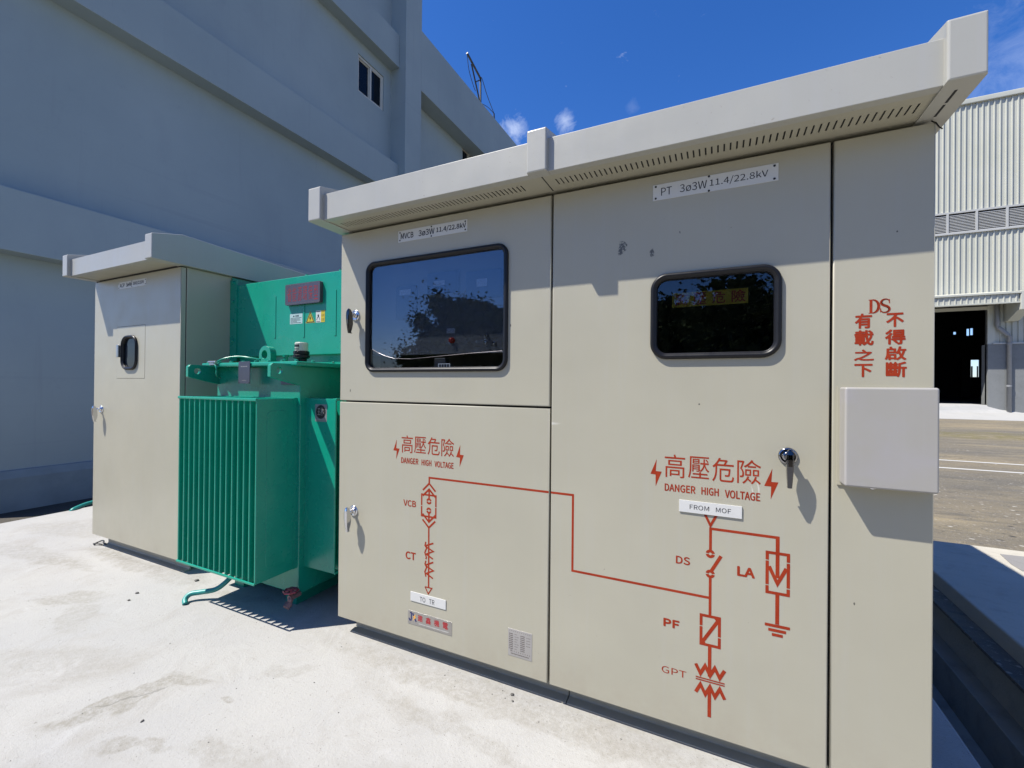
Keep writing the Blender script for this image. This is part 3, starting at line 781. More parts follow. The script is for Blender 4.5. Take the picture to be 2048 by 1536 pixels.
# windows
rubber(d_up, WL['x0'], WL['x1'], WL['z0'], WL['z1'], .060, 0)
rubber(d_rt, WR['x0'], WR['x1'], WR['z0'], WR['z1'], .066, 0, 1.05)
def pane(parent, W, r, name='pane', mat='window_glass', y=.008):
    bm = bm_new(); p = rr(W['x0']+.02, W['x1']-.02, W['z0']+.02, W['z1']-.02, r, 8)
    plate(bm, [p], 'y', y, y+.004); return obj(name, bm, mat, parent)
bm = bm_new(); L = [(WL['x0']+.021, WL['z1']-.06), (WL['x0']+.03, WL['z1']-.035), (WL['x0']+.06, WL['z1']-.021), (WL['x1']-.06, WL['z1']-.021), (WL['x1']-.03, WL['z1']-.035), (WL['x1']-.021, WL['z1']-.06)]
edge = [(0.2455, 1.5659), (0.2881, 1.5441), (0.3427, 1.5252), (0.4042, 1.5110), (0.5165, 1.5067), (0.6714, 1.5158), (0.8865, 1.5286), (1.0679, 1.5364)]
plate(bm, [L+[(WL['x1']-.021, edge[-1][1])]+list(reversed(edge))[1:]+[(WL['x0']+.021, edge[0][1]+.002)]], 'y', .0065, .0070)
obj('tint_film', bm, 'tint_film', d_up)
bm = bm_new(); tube(bm, [(p[0], .0062, p[1]) for p in edge], .0007, 5); obj('film_edge', bm, 'plate_mauve', d_up)
pane(d_up, WL, .045)
pane(d_rt, WR, .050, 'pane', 'dark_film')
# inside the windows
bm = bm_new(); box(bm, .035, 1.31, .080, .090, 1.535, 2.23); mp = obj('meter_panel', bm, 'meter_grey', swg)
bm = bm_new(); box(bm, .035, 1.31, .30, .31, 1.28, 2.0); obj('rear_plate', bm, 'cabinet_inside', swg)
for a, b, c_, d_ in (((0.3608, 1.7349), (0.5028, 1.9215), (0.3890, 1.8704), (0.4660, 1.9004)), ((0.5747, 1.8600), (0.7764, 1.9759), (0.6212, 1.9031), (0.6922, 1.9288)), ((0.8244, 1.8135), (1.0310, 1.9589), (0.8899, 1.8737), (0.9510, 1.9141))):
    bm = bm_new(); box(bm, min(a[0], b[0]), max(a[0], b[0]), .062, .081, min(a[1], b[1]), max(a[1], b[1])); mt = obj('relay', bm, 'meter_dark', mp, bevel=.004)
    bm = bm_new(); box(bm, min(c_[0], d_[0]), max(c_[0], d_[0]), .060, .0625, min(c_[1], d_[1]), max(c_[1], d_[1])); obj('relay_screen', bm, 'meter_face', mp)
lp = (0.7336, 1.6059)
bm = bm_new(); lathe(bm, (lp[0], .08, lp[1]), [(.016, 0), (.016, -.01), (.012, -.02), (.004, -.024)], 'y', 14); obj('indicator_lamp', bm, 'lamp_red', mp, smooth=True)
lp = (0.7173, 1.6506); bm = bm_new(); box(bm, lp[0]-.02, lp[0]+.03, .077, .0805, lp[1]-.006, lp[1]+.02); obj('lamp_label', bm, 'meter_face', mp)
for (u, v_) in ((0.9457, 1.6250), (0.9432, 1.5893), (0.9895, 1.5826)):
    bm = bm_new(); lathe(bm, (u, .08, v_), [(.008, 0), (.008, -.02), (.005, -.022)], 'y', 12); obj('knob', bm, 'chrome', mp)
sw = ((0.6431, 1.4342), (0.7162, 1.4951))
bm = bm_new(); box(bm, sw[0][0], sw[1][0], 0.040, .079, sw[0][1]-.02, sw[1][1]+.015); obj('switch_block', bm, 'ink_black', swg, bevel=.004)
lt = ((0.6725, 1.4578), (0.7482, 1.4809))
o = sign(swg, 'inner_label', rect(lt[0][0], lt[1][0], lt[0][1], lt[1][1]), .0385, .002, 'plate_white')
text_on(o, [('━ ━ ━ ━', lt[0][0]+.006, lt[1][0]-.006, lt[0][1]+.004, lt[1][1]-.004, .0)], .0360, 'ink_black')
bm = bm_new(); box(bm, 1.34, 2.365, .55, .56, .6, 2.2); obj('barrier_plate', bm, 'cabinet_inside', swg)
ys = [(1.8400, 1.7004), (2.1224, 1.7027), (2.1220, 1.7628), (1.8395, 1.7605)]
yx0, yx1, yz0, yz1 = (ys[0][0]+ys[3][0])/2, (ys[1][0]+ys[2][0])/2, (ys[0][1]+ys[1][1])/2, (ys[2][1]+ys[3][1])/2
o = sign(swg, 'yellow_sign', rect(yx0, yx1, yz0, yz1), .062, .002, 'sign_yellow')
wd = (yx1-yx0)/4
text_on(o, [(ch, yx0+wd*i+wd*.17, yx0+wd*i+wd*.86, yz0+.006, yz1-.005, .012) for i, ch in enumerate('高壓危險')], .0594, 'ink_red')
# handles
door_handle(d_up, .121, 1.765, 0, 'chrome_dark_reflection'); door_handle(d_lo, .121, .637, 0); door_handle(d_rt, 2.251, 1.118, 0, 'chrome_dark_reflection')  # dark levers: reflection of dark surroundings put into the chrome's colour
# name plates over the doors
p0, p1 = (.4285, 2.145), (.869, 2.2065)
o = sign(swg, 'name_plate', rect(p0[0], p1[0], p0[1], p1[1]), 0, .002, 'plate_white', [(p0[0]+.012, p0[1]+.010), (p0[0]+.012, p1[1]-.010), (p1[0]-.012, p0[1]+.010), (p1[0]-.012, p1[1]-.010), ((p0[0]+p1[0])/2, p0[1]+.006), ((p0[0]+p1[0])/2, p1[1]-.006)])
text_on(o, [('MVCB', .446, .532, 2.160, 2.192, .02), ('3ø3W', .566, .669, 2.160, 2.192, .02), ('11.4/22.8kV', .680, .862, 2.160, 2.192, .02)], -.0024, 'ink_black')
p0, p1 = (1.7675, 2.140), (2.215, 2.2045)
o = sign(swg, 'name_plate', rect(p0[0], p1[0], p0[1], p1[1]), 0, .002, 'plate_white', [(p0[0]+.011, p0[1]+.008), (p0[0]+.011, p1[1]-.008), (p1[0]-.013, p0[1]+.008), (p1[0]-.013, p1[1]-.008), ((p0[0]+p1[0])/2-.012, p0[1]+.004), ((p0[0]+p1[0])/2-.012, p1[1]-.004)])
text_on(o, [('PT', 1.800, 1.841, 2.156, 2.188, .0), ('3ø3W', 1.872, 1.972, 2.156, 2.188, .0), ('11.4/22.8kV', 1.982, 2.182, 2.156, 2.188, .0)], -.0024, 'ink_black')

# ---- red stencilled marks, lower left door
bm = bm_new()
poly(bm, [(0.4310, 1.0668), (0.4078, 1.0063), (0.4309, 1.0047), (0.4279, 0.9578), (0.4510, 1.0176), (0.4280, 1.0195)]); poly(bm, [(0.8389, 1.0645), (0.8147, 1.0008), (0.8377, 0.9994), (0.8355, 0.9513), (0.8600, 1.0133), (0.8375, 1.0149)])
for s, tl, br in (('高', (0.4644, 1.0933), (0.5403, 0.9984)), ('壓', (0.5487, 1.0904), (0.6266, 1.0032)), ('危', (0.6372, 1.0922), (0.7134, 0.9996)), ('險', (0.7237, 1.0915), (0.8014, 0.9981))): bbox_text(bm, s, tl, br, nexty(), .0)
for s, tl, br in (('DANGER', (0.4623, 0.9730), (0.5781, 0.9409)), ('HIGH', (0.5990, 0.9717), (0.6624, 0.9400)), ('VOLTAGE', (0.6818, 0.9703), (0.7997, 0.9385))): bbox_text(bm, s, tl, br, nexty(), .03, True)
mark('danger_lettering', bm, 'red_stencil_paint', d_lo)
LW = .0098
bm = bm_new()
P0 = (0.6494, 0.8793); PR = (1.3203, 0.8790)
stroke(bm, [(0.6498, 0.8458), ((0.6498, 0.8458)[0], P0[1]), (X1-g-.001, P0[1])], LW)
cx = (0.6496, 0.7876)[0]; s_ = .0
def chev(pts): stroke(bm, pts, LW)
zt = (0.6489, 0.8485)[1]; dz = zt-(0.6090, 0.8139)[1]; dx = cx-(0.6090, 0.8156)[0]
chev([(cx-dx, zt-dx*.95), (cx, zt), (cx+dx, zt-dx*.95)])
z2 = zt-.030
chev([(cx-dx, z2-dx*.95), (cx, z2), (cx+dx, z2-dx*.95)])
bx0, bx1, bz1, bz0 = (0.6022, 0.7821)[0], (0.6930, 0.7927)[0], (0.6492, 0.7876)[1], (0.6506, 0.6742)[1]
stroke(bm, [(cx, z2), (cx, (0.6486, 0.7670)[1])], LW)
frame_strokes(bm, bx0, bx1, bz0, bz1, .0085, (('l', (bz0+bz1)/2-.003), ('r', (bz0+bz1)/2-.003)))
ringstroke(bm, (0.6492, 0.7551), .0062, .0162); ringstroke(bm, (0.6489, 0.7062), .0062, .0162)
zb_ = (0.6500, 0.6167)[1]
stroke(bm, [(cx, (0.6491, 0.6952)[1]), (cx, zb_+.030)], LW)
chev([(cx-dx, zb_+.030+dx*.95), (cx, zb_+.030), (cx+dx, zb_+.030+dx*.95)]); chev([(cx-dx, zb_+dx*.95), (cx, zb_), (cx+dx, zb_+dx*.95)])
stroke(bm, [(cx, zb_), (0.6520, 0.3021)], LW*.9)
stroke(bm, [(0.6799, 0.5397), (0.6364, 0.5215), (0.6343, 0.5131), (0.6799, 0.4969), (0.6347, 0.4757), (0.6782, 0.4568)], LW*.85); stroke(bm, [(0.6805, 0.4405), (0.6365, 0.4199), (0.6355, 0.4122), (0.6811, 0.3964), (0.6359, 0.3744), (0.6794, 0.3555)], LW*.85)
stroke(bm, [(0.6318, 0.5394), (0.6266, 0.5198), (0.6365, 0.5081), (0.6259, 0.4818), (0.6360, 0.4590), (0.6329, 0.4487)], LW*.8); stroke(bm, [(0.6330, 0.4407), (0.6277, 0.4219), (0.6377, 0.4059), (0.6271, 0.3816), (0.6340, 0.3571)], LW*.8)
stroke(bm, [(0.6292, 0.3031), (0.6730, 0.3029), (0.6502, 0.2697), (0.6292, 0.3031)], .006)
mark('circuit_diagram', bm, 'red_stencil_paint', d_lo)
bm = bm_new(); bbox_text(bm, 'VCB', (0.4807, 0.7461), (0.5655, 0.7118), nexty(), .03); mark('circuit_lettering', bm, 'red_stencil_paint', d_lo); bm = bm_new(); bbox_text(bm, 'CT', (0.4990, 0.4698), (0.5674, 0.4279), nexty(), .04); mark('circuit_lettering', bm, 'red_stencil_paint', d_lo)
# plates on the lower left door
def quad(a, b): return rect(a[0], b[0], b[1], a[1])
pa, pb = (0.5363, 0.2608), (0.7623, 0.2129)
pa, pb = (pa[0], (0.6520, 0.2608)[1]), (pb[0], (0.6525, 0.2121)[1])
o = sign(swg, 'white_tag', quad(pa, pb), 0, .0035, 'plate_white')
wid = pb[0]-pa[0]
tz0, tz1 = (0.6361, 0.2209)[1], (0.6358, 0.2462)[1]
text_on(o, [('TO', pa[0]+wid*.275, pa[0]+wid*.435, tz0, tz1), ('TR', pa[0]+wid*.54, pa[0]+wid*.69, tz0, tz1)], -.0039, 'ink_black')
pa, pb = (0.5194, 0.1571), (0.7993, 0.0842)
pb = (pb[0], (0.6621, 0.0863)[1])
pa = (pa[0], (0.6613, 0.1578)[1])
o = sign(swg, 'maker_plate', quad(pa, pb), 0, .0015, 'steel_brushed')
hgt = pa[1]-pb[1]; wid = pb[0]-pa[0]
text_on(o, [(ch, pa[0]+wid*f, pa[0]+wid*(f+.115), pb[1]+hgt*.36, pa[1]-hgt*.16, .02) for ch, f in (('建', .235), ('鑫', .42), ('機', .61), ('電', .80))], -.0019, 'ink_red')
text_on(o, [('━━━ ━━ ━━━━ ━━━', pa[0]+wid*.26, pa[0]+wid*.93, pb[1]+hgt*.17, pb[1]+hgt*.21, .0)], -.0019, 'plate_white', 'small_lettering')
bm = bm_new()
def lp_(a, b): return (pa[0]+wid*a, pb[1]+hgt*b)
stroke(bm, [lp_(.03, .42), lp_(.045, .28), lp_(.075, .28), lp_(.085, .42), lp_(.085, .84), lp_(.05, .84)], .008, -.0019); mark('emblem', bm, 'ink_blue', o); bm = bm_new()
stroke(bm, [lp_(.115, .84), lp_(.15, .55), lp_(.20, .26)], .009, -.0019); mark('emblem', bm, 'ink_blue', o)
bm = bm_new(); poly(bm, [lp_(.195, .84), lp_(.115, .56), lp_(.15, .56), lp_(.12, .28), lp_(.195, .60), lp_(.16, .60)], -.0021); mark('emblem_bolt', bm, 'ink_orange', o)
pa, pb = (1.1180, 0.2097), (1.2417, 0.0826)
pa = (pa[0], (1.1799, 0.2088)[1]); pb = (pb[0], (1.1812, 0.0802)[1])
o = sign(swg, 'rating_plate', quad(pa, pb), 0, .0012, 'plate_grey', bev=.0005)
hgt = pa[1]-pb[1]; wid = pb[0]-pa[0]
rows = [('▪ ▪ ▪ ▪ ▪ ▪ ▪ ▪ ▪ ▪ ▪', .06, .92, .915, .94)]
for i, ch in enumerate(['━ ━━']*9): rows.append((ch, .04, .21, .82-.068*i-.020, .82-.068*i+.008))
for i, ch in enumerate(['━ ━━']*9): rows.append((ch, .52, .70, .82-.068*i-.020, .82-.068*i+.008))
for i, ch in enumerate(('━', '━ ━', '━━', '━', '━ ━', '━━', '━')): rows.append((ch, .27, .33+.04*len(ch), .82-.09*i-.008, .82-.09*i+.004))
for i, ch in enumerate(('━ ━━', '━━', '━ ━', '━━')): rows.append((ch, .76, .93, .80-.10*i-.008, .80-.10*i+.004))
rows += [('R', .11, .19, .155, .225), ('▪ ▪ ▪ ▪ ▪ ▪ ▪ ▪', .25, .92, .165, .20), ('━━ ━━━ ━━━━ ━━ ━━━', .12, .88, .085, .11)]
text_on(o, [(s, pa[0]+wid*a, pa[0]+wid*b, pb[1]+hgt*c_, pb[1]+hgt*d_, .01) for s, a, b, c_, d_ in rows], -.0015, 'ink_brown')

# ---- red stencilled marks, right door
bm = bm_new()
poly(bm, [(1.7907, 1.0697), (1.7662, 1.0067), (1.7866, 1.0053), (1.7870, 0.9570), (1.8107, 1.0194), (1.7873, 1.0200)]); poly(bm, [(2.2020, 1.0674), (2.1759, 1.0005), (2.1984, 1.0001), (2.1972, 0.9524), (2.2217, 1.0178), (2.1990, 1.0175)])
for s, tl, br in (('高', (1.8221, 1.0938), (1.8997, 0.9997)), ('壓', (1.9111, 1.0918), (1.9880, 1.0050)), ('危', (1.9989, 1.0933), (2.0752, 0.9999)), ('險', (2.0858, 1.0936), (2.1652, 1.0016))): bbox_text(bm, s, tl, br, nexty(), .0)
for s, tl, br in (('DANGER', (1.8225, 0.9734), (1.9389, 0.9427)), ('HIGH', (1.9602, 0.9733), (2.0229, 0.9428)), ('VOLTAGE', (2.0438, 0.9717), (2.1635, 0.9403))): bbox_text(bm, s, tl, br, nexty(), .03, True)
mark('danger_lettering', bm, 'red_stencil_paint', d_rt)
bm = bm_new()
q1, q2, q3 = (1.4335, 0.8751), (1.4365, 0.5422), (1.9908, 0.5402)
stroke(bm, [(X1+g+.001, P0[1]), (q1[0], P0[1]), (q1[0], (q2[1]+q3[1])/2), (q3[0], (q2[1]+q3[1])/2)], LW)
vx = (1.9946, 0.6572)[0]; l1 = .0100; l2 = .0125
zl = ((1.9942, 0.8134)[1]+(2.2220, 0.8128)[1])/2; lx = (2.2205, 0.6999)[0]
stroke(bm, [(vx, (1.9941, 0.7291)[1]), (vx, zl), (lx, zl)], l1); stroke(bm, [(lx, zl+l1/2), (lx, (2.2207, 0.6638)[1])], l2)
ringstroke(bm, (1.9942, 0.7142), .0055, .0165); ringstroke(bm, (1.9944, 0.6354), .0055, .0165)
stroke(bm, [(1.9965, 0.6442), (2.0322, 0.7117)], l2)
stroke(bm, [(vx, (1.9945, 0.6189)[1]), (vx, (1.9948, 0.4736)[1])], l1)
x0, x1 = (1.9629, 0.4198)[0], (2.0283, 0.4360)[0]; z1, z0 = ((1.9952, 0.4687)[1]), ((1.9960, 0.3554)[1])
frame_strokes(bm, x0, x1, z0, z1, .0105, (('l', z0+(z1-z0)*.62), ('r', z0+(z1-z0)*.34)))
stroke(bm, [(x0+.004, z0+.006), (x1-.002, z1-.006)], .0125); poly(bm, [(x1+.003, z1), (x1+.003, z1-.032), (x1-.022, z1)]); poly(bm, [(x0-.003, z0), (x0-.003, z0+.032), (x0+.022, z0)])
gx = vx; stroke(bm, [(gx, z0), (gx, (1.9970, 0.2327)[1])], l2)
a0, a1 = (2.1874, 0.6937)[0], (2.2546, 0.7063)[0]; b1, b0 = (2.2202, 0.7547)[1], (2.2211, 0.6069)[1]
frame_strokes(bm, a0, a1, b0, b1, .0105, (('l', b0+(b1-b0)*.80), ('r', b0+(b1-b0)*.80), ('l', b0+(b1-b0)*.18), ('r', b0+(b1-b0)*.16)))
tipz = (2.2209, 0.6429)[1]; armz = (2.2205, 0.7035)[1]
stroke(bm, [(a0+.006, armz), (lx, tipz), (a1-.006, armz)], l2)
stroke(bm, [(lx, b0), (lx, (2.2218, 0.4927)[1])], l2)
for (p, q) in (((2.1811, 0.4864), (2.2608, 0.4855)), ((2.1923, 0.4691), (2.2487, 0.4689)), ((2.2040, 0.4529), (2.2387, 0.4523))): stroke(bm, [(p[0], (p[1]+q[1])/2), (q[0], (p[1]+q[1])/2)], .0105)
zz = [(1.9446, 0.2729), (1.9619, 0.2346), (1.9772, 0.2698), (1.9970, 0.2327), (2.0134, 0.2710), (2.0329, 0.2327), (2.0477, 0.2718)]
zu = sum(zz[i][1] for i in (0, 2, 4, 6))/4; zd = sum(zz[i][1] for i in (1, 3, 5))/3
st = (zz[6][0]-zz[0][0])/6
stroke(bm, [(zz[0][0]+st*i, (zu if i % 2 == 0 else zd+.004)) for i in range(7)], l2)
zz2 = [(1.9453, 0.1617), (1.9608, 0.1973), (1.9808, 0.1588), (1.9973, 0.1991), (2.0142, 0.1587), (2.0318, 0.1990), (2.0484, 0.1604)]
zd2 = sum(zz2[i][1] for i in (0, 2, 4, 6))/4; zu2 = sum(zz2[i][1] for i in (1, 3, 5))/3
stroke(bm, [(zz2[0][0]+st*i, (zd2 if i % 2 == 0 else zu2-.004)) for i in range(7)], l2)
for (p, q) in (((1.9449, 0.2213), (2.0480, 0.2203)), ((1.9450, 0.2126), (2.0481, 0.2119))): stroke(bm, [(p[0], (p[1]+q[1])/2), (q[0], (p[1]+q[1])/2)], .0045)
stroke(bm, [(gx, zu2-.006), (gx, (1.9967, 0.0753)[1])], l2)
stroke(bm, [(1.9728, 0.8700), (2.0162, 0.8699), (1.9939, 0.8251), (1.9728, 0.8700)], .0095)
mark('circuit_diagram', bm, 'red_stencil_paint', d_rt)
for s, tl, br, bo in (('DS', (1.8678, 0.6862), (1.9211, 0.6543), .03), ('LA', (2.0880, 0.6850), (2.1478, 0.6472), .06), ('PF', (1.8217, 0.4237), (1.8836, 0.3897), .06), ('GPT', (1.8165, 0.2278), (1.9105, 0.2005), .0)):
    bm = bm_new(); bbox_text(bm, s, tl, br, nexty(), bo); mark('circuit_lettering', bm, 'red_stencil_paint', d_rt)
pa, pb = (1.8786, 0.9001), (2.1030, 0.8802)
o = sign(swg, 'white_tag', quad((pa[0], ((1.8785, 0.9139)[1]+(2.1028, 0.9141)[1])/2), (pb[0], ((1.8788, 0.8670)[1]+(2.1031, 0.8674)[1])/2)), 0, .005, 'plate_white', bev=.0006)
f0, f1, m0, m1 = (1.9183, 0.8954), (1.9889, 0.8834), (2.0129, 0.8967), (2.0657, 0.8830)
zc = (((1.8785, 0.9139)[1]+(2.1028, 0.9141)[1])/2+((1.8788, 0.8670)[1]+(2.1031, 0.8674)[1])/2)/2
text_on(o, [('FROM', f0[0], f1[0], zc-.0092, zc+.0092), ('MOF', m0[0], m1[0], zc-.0092, zc+.0092)], -.0054, 'ink_black')

# ---- side panel: lettering and cover box
bm = bm_new()
def T(u, v): return None
xL0, xL1, xR0, xR1 = (2.4457, 1.5607)[0], (2.4979, 1.5584)[0], (2.5305, 1.5570)[0], (2.5850, 1.5547)[0]
for s, tl, br in (('有', (2.4462, 1.6287), (2.4941, 1.5761)), ('載', (2.4448, 1.5705), (2.4990, 1.5174)), ('之', (2.4443, 1.5036), (2.5001, 1.4645)), ('下', (2.4454, 1.4539), (2.4961, 1.4080)), ('不', (2.5318, 1.6254), (2.5788, 1.5774)), ('得', (2.5288, 1.5697), (2.5836, 1.5182)), ('啟', (2.5285, 1.5118), (2.5862, 1.4651)), ('斷', (2.5314, 1.4602), (2.5873, 1.4076))): bbox_text(bm, s, tl, br, nexty(), .032)
# serif D and S drawn by hand
def serif(pts, ws, y): 
    for i in range(len(pts)-1):
        p, q = Vector(pts[i]), Vector(pts[i+1]); d = (q-p).normalized(); n_ = Vector((-d.y, d.x))
        vs = [bm.verts.new((v.x, y, v.y)) for v in (p+n_*ws[i]/2-d*.0004, p-n_*ws[i]/2-d*.0004, q-n_*ws[i+1]/2+d*.0004, q+n_*ws[i+1]/2+d*.0004)]
        bm.faces.new(vs)
tl, br = (2.4841, 1.6743), (2.5137, 1.6276); Wd, Hd = br[0]-tl[0], tl[1]-br[1]
def dp(a, b): return (tl[0]+Wd*a, br[1]+Hd*b)
y = nexty()
stroke(bm, [dp(.22, .02), dp(.22, .98)], .0078, y)
stroke(bm, [dp(0, .985), dp(.42, .985)], .0022, nexty()); stroke(bm, [dp(0, .015), dp(.42, .015)], .0022, nexty())
ar = [dp(.35+.58*math.sin(math.pi*i/16), .5+.485*math.cos(math.pi*i/16)) for i in range(17)]
y = nexty(); serif(ar, [.0030+.0052*math.sin(math.pi*i/16) for i in range(17)], y)
tl, br = (2.5150, 1.6741), (2.5433, 1.6278); Wd, Hd = br[0]-tl[0], tl[1]-br[1]
sc = [(.90, .70), (.86, .88), (.68, .975), (.46, .985), (.25, .93), (.12, .80), (.16, .66), (.35, .56), (.60, .48), (.82, .38), (.90, .24), (.78, .09), (.55, .02), (.30, .03), (.10, .14), (.05, .32)]
cs = [(p.x, p.y) for p in spline([(a, b, 0) for a, b in sc], 3)]
y = nexty(); n_ = len(cs); serif([dp(a, b) for a, b in cs], [.0028+.0052*max(0, math.sin(math.pi*i/(n_-1)))**2 for i in range(n_)], y)
stroke(bm, [dp(.90, .68), dp(.90, .97)], .0022, nexty()); stroke(bm, [dp(.05, .04), dp(.05, .33)], .0022, nexty())
mark('lettering', bm, 'red_stencil_paint', d_sp)
bm = bm_new(); box(bm, 2.4035, 2.6455, -.076, -.001, 1.0385, 1.3725); cb = obj('cover_box', bm, 'cover_paint', swg, bevel=.0075, seg=3)
bm = bm_new(); box(bm, 2.397, 2.652, -.006, .001, 1.030, 1.376); obj('cover_flange', bm, 'beige_paint', cb)
bm = bm_new(); lathe(bm, (2.49, -.030, 1.0385), [(.011, .004), (.011, -.006), (.007, -.010), (.002, -.011)], 'z', 14); obj('knob', bm, 'chrome', cb, smooth=True)
bm = bm_new(); tube(bm, [(2.652, .02, 2.262), (2.656, -.005, 2.24), (2.661, -.012, 2.222), (2.668, -.016, 2.212)], .0022, 6); obj('wire_end', bm, 'wire_black', swg)

# ------------------------------------------------------------------ the smaller cabinet on the left
dc = thing('distribution_cabinet', 'smaller beige metal cabinet with one small window, left of the green transformer', 'electrical cabinet', (-2.35, .45, -.1))
Y0 = .02
HX0, HX1, HZ0, HZ1 = -2.622, -2.175, 1.397, 1.836
bm = bm_new(); soft_plate(bm, -3.013, -1.684, .012, 2.250, Y0, .035, .004, rect(HX0, HX1, HZ0, HZ1)); dd = obj('door', bm, 'beige_paint', dc)
bm = bm_new(); box(bm, -3.0, -1.692, Y0+.034, Y0+.046, .02, 2.255); obj('gasket', bm, 'gasket_black', dc)
bm = bm_new(); box(bm, -3.013, -1.684, Y0+.043, 2.25, .0, 2.256); obj('body', bm, 'beige_paint', dc, bevel=.003)
WS = dict(x0=-2.530, x1=-2.283, z0=1.468, z1=1.757)
bm = bm_new(); plate(bm, [rect(HX0+.003, HX1-.003, HZ0+.003, HZ1-.003), rr(WS['x0']+.012, WS['x1']-.012, WS['z0']+.012, WS['z1']-.012, .06, 8)], 'y', Y0-.001, Y0+.02); hp = obj('hatch', bm, 'beige_paint', dd)
bm = bm_new(); ring(bm, WS['x0'], WS['x1'], WS['z0'], WS['z1'], .085, [(a*1.1, Y0+b*1.15) for a, b in RUB], n=9); obj('window_frame', bm, 'rubber_black', dd, smooth=True)
bm = bm_new(); plate(bm, [rr(WS['x0']+.02, WS['x1']-.02, WS['z0']+.02, WS['z1']-.02, .06, 8)], 'y', Y0+.004, Y0+.008); obj('pane', bm, 'pane_dark', dd)
bm = bm_new(); box(bm, -2.565, -2.532, Y0-.030, Y0-.002, 1.575, 1.68); obj('hinge', bm, 'steel_brushed', dd, bevel=.004)
door_handle(dd, -2.874, 1.128, Y0)
canopy(dc, -3.03, -1.645, Y0, ((-3.032, -2.945, True), (-1.735, -1.642, True)), 2.35, 2.395, ((1.05, .182), (1.9, .160)))
bm = bm_new(); box(bm, -2.945, -1.735, Y0-.150, Y0+.03, 2.2655, 2.2675); obj('soffit', bm, 'beige_paint', dc)
bm = bm_new(); box(bm, -3.0, -1.7, Y0+.005, Y0+.045, 2.251, 2.2655); obj('top_seal', bm, 'gasket_black', dc)
bm = bm_new(); plate(bm, [[(.075, -.1), (.125, -.1), (.125, .012), (.075, .012), (.075, .002), (.11, -.003), (.114, -.01), (.114, -.082), (.11, -.09), (.075, -.094)]], 'x', -2.962, -1.70); obj('base_channel', bm, 'beige_paint', dc, bevel=.002)
bm = bm_new(); box(bm, -2.95, -1.71, 2.15, 2.23, -.1, .0); obj('rear_channel', bm, 'beige_paint', dc)
p0, p1 = (-2.608, 2.155), (-2.167, 2.212)
o = sign(dc, 'name_plate', rect(p0[0], p1[0], p0[1], p1[1]), Y0, .002, 'plate_white', [(p0[0]+.012, p0[1]+.010), (p0[0]+.012, p1[1]-.010), (p1[0]-.012, p0[1]+.010), (p1[0]-.012, p1[1]-.010), ((p0[0]+p1[0])/2, p0[1]+.006), ((p0[0]+p1[0])/2, p1[1]-.006)])
text_on(o, [('ACP', -2.582, -2.502, 2.167, 2.200, .03), ('3ø4W', -2.478, -2.385, 2.167, 2.200, .03), ('380/220V', -2.372, -2.20, 2.167, 2.200, .03)], Y0-.0024, 'ink_black')

# ------------------------------------------------------------------ the green transformer
tr = thing('transformer', 'bright green finned transformer with a nameplate, between the two beige cabinets', 'transformer', (-.8, .5, -.1))
G = 'green_enamel'
bm = bm_new(); box(bm, -1.25, -.385, .04, .96, .025, 1.479); tank = obj('tank', bm, G, tr, bevel=.006)
for a, b in ((-1.15, -1.05), (-.60, -.50)):
    bm = bm_new(); box(bm, a, b, .12, .92, -.1, .026); obj('base_rail', bm, G, tr)
bm = bm_new(); box(bm, -1.312, -.326, -.032, 1.0, 1.478, 1.5065); lid = obj('lid', bm, G, tr, bevel=.007)
for i in range(8):
    bm = bm_new(); lathe(bm, (-1.275+.13*i, -.006, 1.506), [(.011, 0), (.011, .010), (.007, .012)], 'z', 6); obj('lid_bolt', bm, G, lid)
for i in range(4):
    bm = bm_new(); lathe(bm, (-.345, .10+.16*i, 1.506), [(.011, 0), (.011, .010), (.007, .012)], 'z', 6); obj('lid_bolt', bm, G, lid)
# front radiator
NF, FA, FB = 15, -1.199, -.4185
bm = bm_new(); box(bm, -1.206, -.411, .018, .041, .188, 1.277); rad = obj('radiator', bm, G, tr)
bm = bm_new(); box(bm, -1.206, -.411, -.236, -.227, .186, .200); obj('lower_rail', bm, G, rad, bevel=.003)
bm = bm_new(); box(bm, -1.206, -.411, -.236, -.224, 1.262, 1.279); obj('upper_rail', bm, G, rad, bevel=.003)
fin0 = None
for i in range(NF):
    x = FA+(FB-FA)*i/(NF-1)
    if fin0 is None:
        bm = bm_new()
        plate(bm, [[(-.0045, -.228), (.0045, -.228), (.0065, -.222), (.0065, .02), (-.0065, .02), (-.0065, -.222)]], 'z', .190, 1.274)
        bmesh.ops.translate(bm, verts=bm.verts, vec=(tr.location.x, 0, 0))
        fin0 = obj('fin', bm, G, rad, bevel=.0018); f = fin0
    else:
        f = fin0.copy(); col.objects.link(f); f.parent = rad
    f.location.x = x-tr.location.x
# bead on the outermost fin
bm = bm_new(); plate(bm, [rr(-.165, -.03, .26, 1.20, .03, 5)], 'x', FB+.006, FB+.0085); obj('fin_panel', bm, G, rad, bevel=.002)
